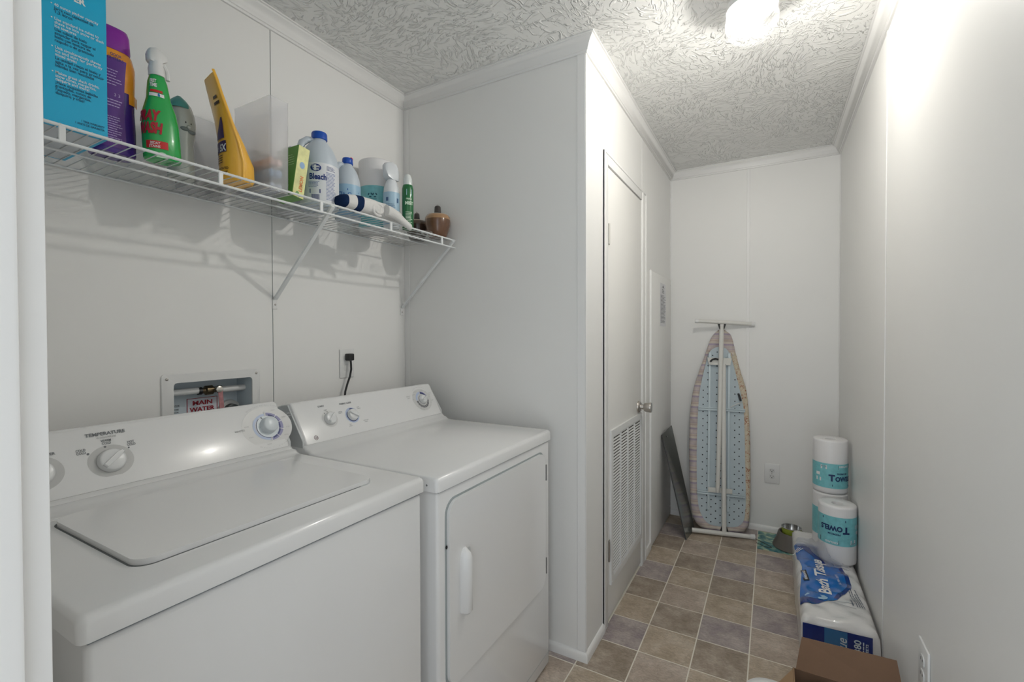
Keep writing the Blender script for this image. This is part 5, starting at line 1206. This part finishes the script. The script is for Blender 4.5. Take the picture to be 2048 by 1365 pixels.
# stoneware bottles
def pot(label, c, r, h, lo, up_c):
    g = thing('stoneware_jar', label, 'jar', (c[0], c[1], ZS), 'stoneware jars at the end of the shelf')
    bm = B(); lathe(bm, [(0.62*r, 0), (0.66*r, 0.002), (0.86*r, 0.22*h), (0.98*r, 0.40*h), (1.0*r, 0.50*h), (0.985*r, 0.56*h)], (*c, ZS), 44); obj('lower_body', bm, lo, g, smooth=70)
    bm = B(); lathe(bm, [(0.985*r, 0.56*h), (0.95*r, 0.64*h), (0.86*r, 0.70*h)], (*c, ZS), 44); obj('glazed_shoulder', bm, up_c, g, smooth=70)
    bm = B(); lathe(bm, [(0.865*r, 0.695*h), (0.84*r, 0.712*h), (0.78*r, 0.722*h)], (*c, ZS), 44); obj('pale_rim', bm, mat('pale_glaze', hexc('#c9b9a4'), rough=0.3), g, smooth=70)
    bm = B(); lathe(bm, [(0.78*r, 0.715*h), (0.60*r, 0.742*h), (0.32*r, 0.760*h), (0.27*r, 0.80*h), (0.235*r, 0.97*h), (0.19*r, 1.0*h), (0.05*r, 1.0*h)], (*c, ZS), 30); st = obj('stopper', bm, mat('dark_stopper', hexc('#3a3431'), rough=0.45), g, smooth=50)
    bm = B(); tube(bm, [(c[0], c[1]+0.006*math.cos(R(a)), ZS+h+0.006*math.sin(R(a))+0.001) for a in range(0, 181, 20)], 0.0012, 6); obj('wire_loop', bm, steel, st)
pot('rounded brown stoneware jar with tan shoulder at the far end of the shelf', (-1.305, 1.641), 0.0575, 0.142, mat('brown_glaze', hexc('#6a4a35'), rough=0.15, coat=0.5, var=0.2, vscale=25), mat('tan_glaze', hexc('#a5805c'), rough=0.15, coat=0.5))
pot('smaller dark brown stoneware jar behind the rounded brown one', (-1.425, 1.640), 0.050, 0.125, mat('dark_glaze', hexc('#40312a'), rough=0.15, coat=0.5), mat('dark_tan_glaze', hexc('#5d4a3d'), rough=0.15, coat=0.5))
bm = B(); tube(bm, [(-1.295+0.022*math.cos(R(a)), 1.555+0.024*math.sin(R(a)), ZS+0.0012) for a in range(0, 361, 20)], 0.0012, 6); tube(bm, [(-1.295+0.022*math.cos(R(a)), 1.555+0.024*math.sin(R(a)), ZS+0.010) for a in range(0, 361, 20)], 0.0009, 6)
for a in range(0, 360, 60): tube(bm, [(-1.295+0.022*math.cos(R(a)), 1.555+0.024*math.sin(R(a)), ZS+z) for z in (0.0012, 0.010)], 0.0008, 5)
obj('wire_ring', bm, steel, None, label='small thin metal wire ring lying on the shelf before the dark jar', cat='ring')

# ------------------------------------------------------------------ leaning sheet
g = thing('leaning_panel', 'dark gray metal sheet leaning in the corner left of the ironing board', 'metal sheet', (-0.50, 3.13, 0))
P = [Vector(p) for p in ((-0.462, 3.040, 0.0), (-0.438, 3.235, 0.0), (-0.598, 3.300, 0.664), (-0.617, 3.075, 0.640))]
shm = mat('gray_sheet_metal', (0.20, 0.215, 0.205), rough=0.22, metal=0.55, var=0.2, vscale=4, coat=0.3)
nrm = (P[1]-P[0]).cross(P[3]-P[0]).normalized()
bm = B(); ring_loft(bm, [[p for p in P], [p-nrm*0.006 for p in P]]); obj('sheet', bm, shm, g, smooth=0)
edge = mat('dark_edge', (0.07, 0.07, 0.07), rough=0.5)
bm = B(); tube(bm, [P[0]+nrm*0.0-nrm*0.003+Vector((0, 0, 0.004)), P[3]-nrm*0.003], 0.0042, 6); obj('rubber_edge', bm, edge, g, smooth=0)
bm = B(); a_ = P[3]+(P[2]-P[3])*0.35+(P[0]-P[3])*0.05; sphere(bm, a_+nrm*0.0008, 0.006, 0.006, 0.006, 10, 6); obj('hang_hole', bm, mat('dull_gray', (0.12, 0.12, 0.12)), g)

# ------------------------------------------------------------------ ironing board (built flat in x-z, then leaned)
IB = bpy.data.objects.new('ironing_board', None); COL.objects.link(IB)
IB['label'] = 'ironing board leaning on the back wall, its pale blue underside facing the room'; IB['category'] = 'ironing board'
tt = Vector((-0.275+0.268, 3.37-3.207, 1.368)); tl = tt.length
lw_m = mat('white_steel_tube', (0.72, 0.71, 0.67), rough=0.35); pb = mat('pale_blue_steel', hexc('#bbc8ce'), rough=0.4, var=0.04, vscale=20); pb2 = mat('pale_blue_rail', hexc('#c9d6db'), rough=0.35)
outl = [(-0.006, 1.337), (-0.045, 1.312), (-0.072, 1.273), (-0.092, 1.215), (-0.111, 1.15), (-0.172, 0.949), (-0.194, 0.80), (-0.199, 0.65), (-0.199, 0.486), (-0.190, 0.248), (-0.178, 0.115), (-0.155, 0.055), (-0.118, 0.020), (-0.060, 0.008), (0.068, 0.008), (0.130, 0.020), (0.158, 0.050), (0.170, 0.104), (0.175, 0.276), (0.174, 0.508), (0.168, 0.72), (0.150, 0.921), (0.110, 1.066), (0.082, 1.18), (0.065, 1.260), (0.045, 1.308)]
innl = [(-0.023, 1.217), (-0.052, 1.208), (-0.078, 1.186), (-0.093, 1.150), (-0.113, 1.062), (-0.140, 0.914), (-0.151, 0.731), (-0.154, 0.491), (-0.148, 0.254), (-0.136, 0.149), (-0.108, 0.085), (-0.060, 0.045), (0.060, 0.045), (0.112, 0.062), (0.138, 0.105), (0.146, 0.18), (0.147, 0.277), (0.143, 0.45), (0.139, 0.625), (0.134, 0.778), (0.123, 0.861), (0.091, 1.005), (0.062, 1.120), (0.046, 1.170), (0.020, 1.208)]
def smooth_loop(pts, n):
    """resample a closed outline with a Catmull-Rom curve"""
    out = []; m_ = len(pts)
    for i in range(m_):
        p0, p1, p2, p3 = [Vector(pts[(i+k-1) % m_]) for k in range(4)]
        for j in range(n):
            t = j/n; out.append(tuple(0.5*((2*p1)+(-p0+p2)*t+(2*p0-5*p1+4*p2-p3)*t*t+(-p0+3*p1-3*p2+p3)*t**3)))
    return out
def resample(pts, N_):
    L_ = [0]; m_ = len(pts)
    for i in range(m_): L_.append(L_[-1]+(Vector(pts[(i+1) % m_])-Vector(pts[i])).length)
    out = []; j = 0
    for k in range(N_):
        d = L_[-1]*k/N_
        while L_[j+1] < d: j += 1
        t = (d-L_[j])/(L_[j+1]-L_[j]); out.append(tuple(Vector(pts[j % m_]).lerp(Vector(pts[(j+1) % m_]), t)))
    return out
NO = 240
O_ = resample(smooth_loop(outl, 6), NO); I_ = resample(smooth_loop(innl, 6), NO)
yo = 0.052           # board lies behind the legs (local +y = away from the viewer)
# cover: wraps the rim, gathered
rows = []
for k_, (w_, yy) in enumerate(((0.0, yo+0.004), (0.25, yo-0.004), (0.65, yo-0.003), (1.0, yo+0.008), (1.02, yo+0.018), (0.90, yo+0.026))):
    row = []
    for i in range(NO):
        a, b_ = Vector(I_[i]), Vector(O_[i]); p = a.lerp(b_, w_)
        gath = 0.0022*math.sin(i*2*PI/4.0)*(1 if 0.1 < w_ < 1.01 else 0)+0.0015*math.sin(i*1.1)
        row.append((p.x, yy+gath, p.y))
    rows.append(row)
def cover_mat():
    M = bpy.data.materials.new('striped_cover_cloth'); M.use_nodes = True; nt = M.node_tree; L = nt.links.new; b = nt.nodes['Principled BSDF']; b.inputs['Roughness'].default_value = 0.9; b.inputs['Specular IOR Level'].default_value = 0.15
    tc = nt.nodes.new('ShaderNodeTexCoord'); sx = nt.nodes.new('ShaderNodeSeparateXYZ'); L(tc.outputs['Object'], sx.inputs[0])
    ab = nt.nodes.new('ShaderNodeMath'); ab.operation = 'MULTIPLY'; ab.inputs[1].default_value = 14; L(sx.outputs[2], ab.inputs[0])
    fr_ = nt.nodes.new('ShaderNodeMath'); fr_.operation = 'FRACT'; L(ab.outputs[0], fr_.inputs[0])
    cr = nt.nodes.new('ShaderNodeValToRGB'); cr.color_ramp.interpolation = 'LINEAR'; L(fr_.outputs[0], cr.inputs[0]); e = cr.color_ramp.elements
    cols = [(0, '#c2b7b4'), (0.14, '#c2b7b4'), (0.18, '#b3a7b4'), (0.30, '#a598ac'), (0.36, '#cfc6bb'), (0.52, '#d0c6ba'), (0.58, '#b9a7a2'), (0.70, '#c9bcae'), (0.80, '#b8a9b0'), (0.90, '#c5bab6')]
    e[0].position = 0; e[0].color = (*hexc(cols[0][1]), 1); e[1].position = 1; e[1].color = (*hexc('#c2b7b4'), 1)
    for p, h in cols[1:]: q = e.new(p); q.color = (*hexc(h), 1)
    n = nt.nodes.new('ShaderNodeTexNoise'); n.inputs['Scale'].default_value = 18; n.inputs['Detail'].default_value = 4; L(tc.outputs['Object'], n.inputs['Vector'])
    mr = nt.nodes.new('ShaderNodeMapRange'); mr.inputs[1].default_value = 0.3; mr.inputs[2].default_value = 0.7; mr.inputs[3].default_value = 0.86; mr.inputs[4].default_value = 1.1; L(n.outputs['Fac'], mr.inputs[0])
    mx = nt.nodes.new('ShaderNodeVectorMath'); mx.operation = 'SCALE'; L(cr.outputs[0], mx.inputs[0]); L(mr.outputs[0], mx.inputs['Scale']); L(mx.outputs[0], b.inputs['Base Color'])
    return M
def stained_mat():
    M = bpy.data.materials.new('floral_cream_cloth'); M.use_nodes = True; nt = M.node_tree; L = nt.links.new; b = nt.nodes['Principled BSDF']; b.inputs['Roughness'].default_value = 0.9
    tc = nt.nodes.new('ShaderNodeTexCoord'); v = nt.nodes.new('ShaderNodeTexNoise'); v.inputs['Scale'].default_value = 55; v.inputs['Detail'].default_value = 3; v.inputs['Distortion'].default_value = 1.5; L(tc.outputs['Object'], v.inputs['Vector'])
    cr = nt.nodes.new('ShaderNodeValToRGB'); L(v.outputs['Fac'], cr.inputs[0]); e = cr.color_ramp.elements
    e[0].position = 0.36; e[0].color = (*hexc('#a56a52'), 1); e[1].position = 0.44; e[1].color = (*hexc('#cdbfa8'), 1); q = e.new(0.62); q.color = (*hexc('#d3c9b6'), 1); q = e.new(0.70); q.color = (*hexc('#b9b98f'), 1)
    L(cr.outputs[0], b.inputs['Base Color']); return M
cm, stm = cover_mat(), stained_mat()
bm = B(); ring_loft(bm, rows, cap0=False, cap1=False)
for f in bm.faces:
    ctr = f.calc_center_median()
    f.material_index = 1 if ctr.x > 0.03 and 0.10 < ctr.z < 1.17 else 0
obj('cover_rim', bm, cm, IB, smooth=80, mats=[cm, stm])
bm = B(); NB = [tuple(Vector(I_[i]).lerp(Vector(O_[i]), 0.9)) for i in range(0, NO, 2)]
prism(bm, NB, 1, yo+0.020, yo+0.030); obj('padded_top', bm, cm, IB, smooth=0)
bm = B(); prism(bm, [tuple(Vector(p)) for p in I_[::2]], 1, yo+0.004, yo+0.008); deck = obj('mesh_deck', bm, pb, IB, smooth=0)
# perforations
def inside(p, poly):
    r_ = False; n_ = len(poly)
    for i in range(n_):
        a, b_ = poly[i], poly[i-1]
        if (a[1] > p[1]) != (b_[1] > p[1]) and p[0] < (b_[0]-a[0])*(p[1]-a[1])/(b_[1]-a[1])+a[0]: r_ = not r_
    return r_
hm_ = bpy.data.meshes.new('perforation'); bm = B(); ring_loft(bm, [[(0.0042*math.cos(2*PI*i/10), y_, 0.0042*math.sin(2*PI*i/10)) for i in range(10)] for y_ in (0.0, -0.0008)]); bmesh.ops.recalc_face_normals(bm, faces=bm.faces[:]); bm.to_mesh(hm_); bm.free(); hm_.materials.append(mat('hole_dark', (0.035, 0.04, 0.05), rough=0.8))
small = [(p[0]*0.90-0.0003, 0.05+(p[1]-0.05)*0.965+0.012) for p in I_]
for ix, xx in enumerate((-0.118, -0.090, -0.062, -0.034, -0.006, 0.022, 0.050, 0.078, 0.106, 0.128)):
    for iz in range(30):
        zz = 0.065+iz*0.0475+(0.024 if ix % 2 else 0)+(0.008 if ix > 4 else 0)
        if ix in (2, 5, 6): 
            if not (zz < 0.22 or zz > 1.10): continue
        if inside((xx, zz), small):
            o = bpy.data.objects.new('perforation', hm_); COL.objects.link(o); o.parent = deck; o.location = (xx, yo+0.004, zz)
for x_, y_ in ((-0.080, 0.005), (0.040, 0.005)):
    bm = B(); box(bm, x_-0.0075, x_+0.0075, yo-0.010, yo+0.004, 0.142, 1.175, 0.002, 2); rl = obj('guide_rail', bm, pb2, IB)
for z_, dz in ((0.800, 0.0), (0.252, -0.004)):
    bm = B(); box(bm, -0.150, 0.138, yo-0.013, yo+0.002, z_-0.012, z_-0.003, 0.002, 2); box(bm, -0.150, 0.138, yo-0.013, yo+0.002, z_+0.002, z_+0.009, 0.002, 2); box(bm, -0.150, 0.138, yo-0.005, yo+0.003, z_-0.008, z_+0.006); obj('cross_bar', bm, pb2, IB)
bm = B(); prism(bm, [(-0.099, 1.141), (0.052, 1.141), (0.044, 1.093), (-0.089, 1.093)], 1, yo-0.022, yo-0.010, 0.002, 2); br_ = obj('pivot_bracket', bm, mat('off_white_steel', (0.68, 0.68, 0.64), rough=0.4), IB)
bm = B(); box(bm, -0.084, 0.062, yo-0.020, yo-0.012, 0.258, 0.290, 0.002, 2); obj('slide_plate', bm, mat('off_white_steel', (0.68, 0.68, 0.64)), IB)
bm = B(); tube(bm, [(-0.082, yo-0.030, 1.112), (-0.070, yo-0.032, 1.127), (-0.050, yo-0.032, 1.133), (-0.030, yo-0.030, 1.128)], 0.006, 8); obj('release_handle', bm, black_m, IB)
bm = B(); t = B(); box(t, -0.006, 0.006, -0.006, 0.006, -0.026, 0.026, 0.003, 2); join(bm, t, Matrix.Translation((0.103, yo-0.012, 0.886)) @ Matrix.Rotation(R(17), 4, 'Y').inverted()); obj('cord_toggle', bm, black_m, IB)
bm = B(); tube(bm, [(0.118, yo-0.006, 0.852), (0.085, yo-0.007, 0.838), (0.045, yo-0.008, 0.815)], 0.0022, 6); obj('draw_cord', bm, lw_m, IB)
bm = B(); tube(bm, [(-0.016, 0.010, 1.350), (-0.020, 0.014, 0.9), (-0.028, 0.020, 0.30), (-0.029, 0.022, 0.262)], 0.0135, 16, rs=[0.0145, 0.0145, 0.0135, 0.010]); obj('leg', bm, lw_m, IB)
bm = B(); tube(bm, [(0.002, 0.030, 1.10), (0.004, 0.024, 0.75), (0.007, 0.0, 0.10), (0.009, 0.0, 0.018)], 0.0145, 16); obj('leg', bm, lw_m, IB)
bm = B(); tube(bm, [(-0.181, 0.004, tl+0.006), (0.0, 0.004, tl-0.001), (0.181, 0.004, tl-0.010)], 0.0125, 16); ft = obj('foot_bar', bm, lw_m, IB)
for s in (-1, 1): bm = B(); tube(bm, [(s*0.163, 0.004, tl-0.002-s*0.007), (s*0.184, 0.004, tl-0.002-s*0.008)], 0.0145, 16); obj('end_cap', bm, wplastic, ft)
bm = B(); tube(bm, [(-0.185, -0.002, 0.0155), (0.183, -0.002, 0.0155)], 0.0145, 16); ft = obj('foot_bar', bm, lw_m, IB)
bm = B(); tube(bm, [(0.160, -0.002, 0.0165), (0.186, -0.002, 0.0165)], 0.0165, 16); obj('end_cap', bm, wplastic, ft)
for z0_, z1_, x_ in ((0.062, 0.026, 0.009), (tl-0.048, tl-0.012, -0.016)):
    for s in (-1, 1):
        bm = B(); prism(bm, [(x_+s*0.012, z0_), (x_+s*0.014, z0_), (x_+s*0.026, z1_), (x_+s*0.012, z1_)], 1, -0.004, 0.006); obj('gusset', bm, black_m, ft, smooth=0)
xa = Vector((math.cos(R(15.6)), math.sin(R(15.6)), 0)); za = tt.normalized(); ya = za.cross(xa).normalized(); xa = ya.cross(za).normalized()
mw = Matrix.Identity(4)
for i in range(3): mw[i][0] = xa[i]; mw[i][1] = ya[i]; mw[i][2] = za[i]
mw[0][3], mw[1][3], mw[2][3] = -0.268, 3.207, 0.004
IB.matrix_world = mw

# ------------------------------------------------------------------ bowls, mat
def mat_mat():
    M = bpy.data.materials.new('watercolor_mat'); M.use_nodes = True; nt = M.node_tree; L = nt.links.new; b = nt.nodes['Principled BSDF']; b.inputs['Roughness'].default_value = 0.5
    tc = nt.nodes.new('ShaderNodeTexCoord'); v = nt.nodes.new('ShaderNodeTexNoise'); v.inputs['Scale'].default_value = 16; v.inputs['Detail'].default_value = 3; v.inputs['Distortion'].default_value = 1.0; L(tc.outputs['Object'], v.inputs['Vector'])
    cr = nt.nodes.new('ShaderNodeValToRGB'); L(v.outputs['Fac'], cr.inputs[0]); e = cr.color_ramp.elements
    e[0].position = 0.35; e[0].color = (*hexc('#2f6f78'), 1); e[1].position = 0.5; e[1].color = (*hexc('#6f9a92'), 1); q = e.new(0.62); q.color = (*hexc('#b9ccae'), 1)
    L(cr.outputs[0], b.inputs['Base Color']); return M
bm = B(); box(bm, -0.072, 0.22, 3.125, 3.405, 0.0003, 0.0035, 0.001, 1); obj('feeding_mat', bm, mat_mat(), None, label='teal watercolor mat on the tiles beneath the pet bowl by the back wall', cat='mat')
BC = (0.112, 3.238, 0.0042)
g = thing('pet_bowl', 'wide gray pet bowl with sloping sides on the teal mat', 'bowl', BC)
bm = B(); lathe(bm, [(0.100, 0.0), (0.104, 0.004), (0.101, 0.014), (0.084, 0.050), (0.074, 0.088), (0.072, 0.092), (0.066, 0.092), (0.063, 0.085), (0.058, 0.045), (0.052, 0.030)], BC, 48); obj('bowl_body', bm, mat('taupe_plastic', (0.145, 0.13, 0.115), rough=0.5), g, smooth=60)
t = (BC[0]-0.004, BC[1]-0.006, BC[2]+0.058)
g = thing('pet_dish', 'green pet dish with steel lining sitting inside the gray bowl', 'bowl', t)
bm = B(); lathe(bm, [(0.040, 0.0), (0.046, 0.004), (0.053, 0.060), (0.0535, 0.064), (0.051, 0.0645)], t, 44, cap1=False); obj('outer_shell', bm, mat('lime_plastic', hexc('#9aa93c'), rough=0.45), g, smooth=60)
bm = B(); lathe(bm, [(0.0545, 0.0645), (0.0545, 0.067), (0.050, 0.067), (0.045, 0.030), (0.030, 0.012), (0.004, 0.010)], t, 44, cap0=False); obj('steel_lining', bm, mat('dish_steel', (0.55, 0.55, 0.54), rough=0.2, metal=1), g, smooth=60)
bm = B(); tube(bm, [(-0.085, 3.262, 0.004), (-0.06, 3.235, 0.006), (-0.02, 3.205, 0.005), (0.005, 3.175, 0.005), (-0.01, 3.16, 0.005), (-0.045, 3.175, 0.005), (-0.078, 3.20, 0.005)], 0.0018, 6); obj('thin_cord', bm, mat('olive_cord', (0.08, 0.085, 0.07), rough=0.7), None, label='thin dark cord loop on the floor between ironing board foot and pet bowl', cat='cord')

# ------------------------------------------------------------------ cardboard box with black bag, white lid
CB = thing('cardboard_box', 'open brown cardboard box by the right wall, its far flap standing up', 'cardboard box', (0.205, 1.53, 0))
cb = mat('corrugated_board', hexc('#7d6350'), rough=0.85, var=0.07, vscale=8, bump=0.15, bscale=50, spec=0.15); cbl = mat('board_outside', hexc('#a68a6c'), rough=0.85, var=0.05, vscale=8, spec=0.15)
qx0, qx1, qy0, qy1, qz = 0.063, 0.345, 1.28, 1.722, 0.220; T = 0.004
bm = B()
for q in ((qx0, qx0+T, qy0, qy1, 0.001, qz), (qx1-T, qx1, qy0, qy1, 0.001, qz), (qx0, qx1, qy0, qy0+T, 0.001, qz), (qx0, qx1, qy1-T, qy1, 0.001, qz), (qx0, qx1, qy0, qy1, 0.001, 0.005)): box(bm, *q)
obj('box_body', bm, cb, CB, smooth=0)
def flap(name, a, b_, c_, d_, m_, nrm_):
    n2 = Vector(nrm_)*0.004; ps = [Vector(p) for p in (a, b_, c_, d_)]
    bm = B(); ring_loft(bm, [ps, [p+n2 for p in ps]]); return obj(name, bm, m_, CB, smooth=0)
flap('far_flap', (0.072, qy1-0.002, qz), (qx1-0.001, qy1-0.002, qz), (0.333, 1.768, 0.306), (0.090, 1.772, 0.298), cb, (0, 1, -0.3))
bm = B(); mp = plane_map((0.0895, 1.7712, 0.298), (1, 0, 0), (0, -0.53, -0.85), (0, -0.85, 0.53), 0.001)
flap('left_flap', (qx0+0.002, 1.535, qz), (qx0+0.002, qy1-0.004, qz), (qx0-0.040, qy1-0.03, qz-0.045), (qx0-0.040, 1.56, qz-0.045), cbl, (0.5, 0, 0.8))
flap('right_flap', (qx1-0.003, 1.655, qz), (qx1-0.003, qy0+0.01, qz), (0.353, qy0+0.02, 0.315), (0.352, 1.625, 0.325), cbl, (-1, 0, 0))
bm.free()
# black bag inside
rows = []
for j in range(13):
    row = []
    for i in range(15):
        u, v = i/14, j/12; x = qx0+0.008+(qx1-qx0-0.016)*u; y = qy0+0.010+(qy1-qy0-0.016)*v
        e = min(u, 1-u, v, 1-v)*6; z = 0.168+0.052*min(1, e)+0.020*noise.noise(Vector((x*22, y*18, 5)))+0.012*noise.noise(Vector((x*50, y*44, 1)))
        row.append((x, y, z))
    rows.append(row)
bm = B(); ring_loft(bm, rows, close=False)
vs = bm.verts[:]
ex = bmesh.ops.extrude_face_region(bm, geom=bm.faces[:])
for v in [q for q in ex['geom'] if isinstance(q, bmesh.types.BMVert)]: v.co.z = 0.010
obj('bag', bm, mat('black_bag_film', (0.012, 0.013, 0.015), rough=0.22, coat=0.3), None, smooth=60, label='black plastic bag stuffed inside the open cardboard box', cat='bag')
g = thing('white_bin', 'white round lidded bin at the bottom edge, left of the cardboard box', 'bin', (0.005, 1.445, 0))
bm = B(); lathe(bm, [(0.034, 0.001), (0.037, 0.004), (0.047, 0.215), (0.068, 0.285)], (0.005, 1.445, 0), 40); obj('bin_body', bm, wplastic, g, smooth=50)
bm = B(); lathe(bm, [(0.071, 0.281), (0.072, 0.289), (0.068, 0.296), (0.045, 0.301), (0.01, 0.3025)], (0.005, 1.445, 0), 40); obj('lid', bm, wplastic, g, smooth=50)
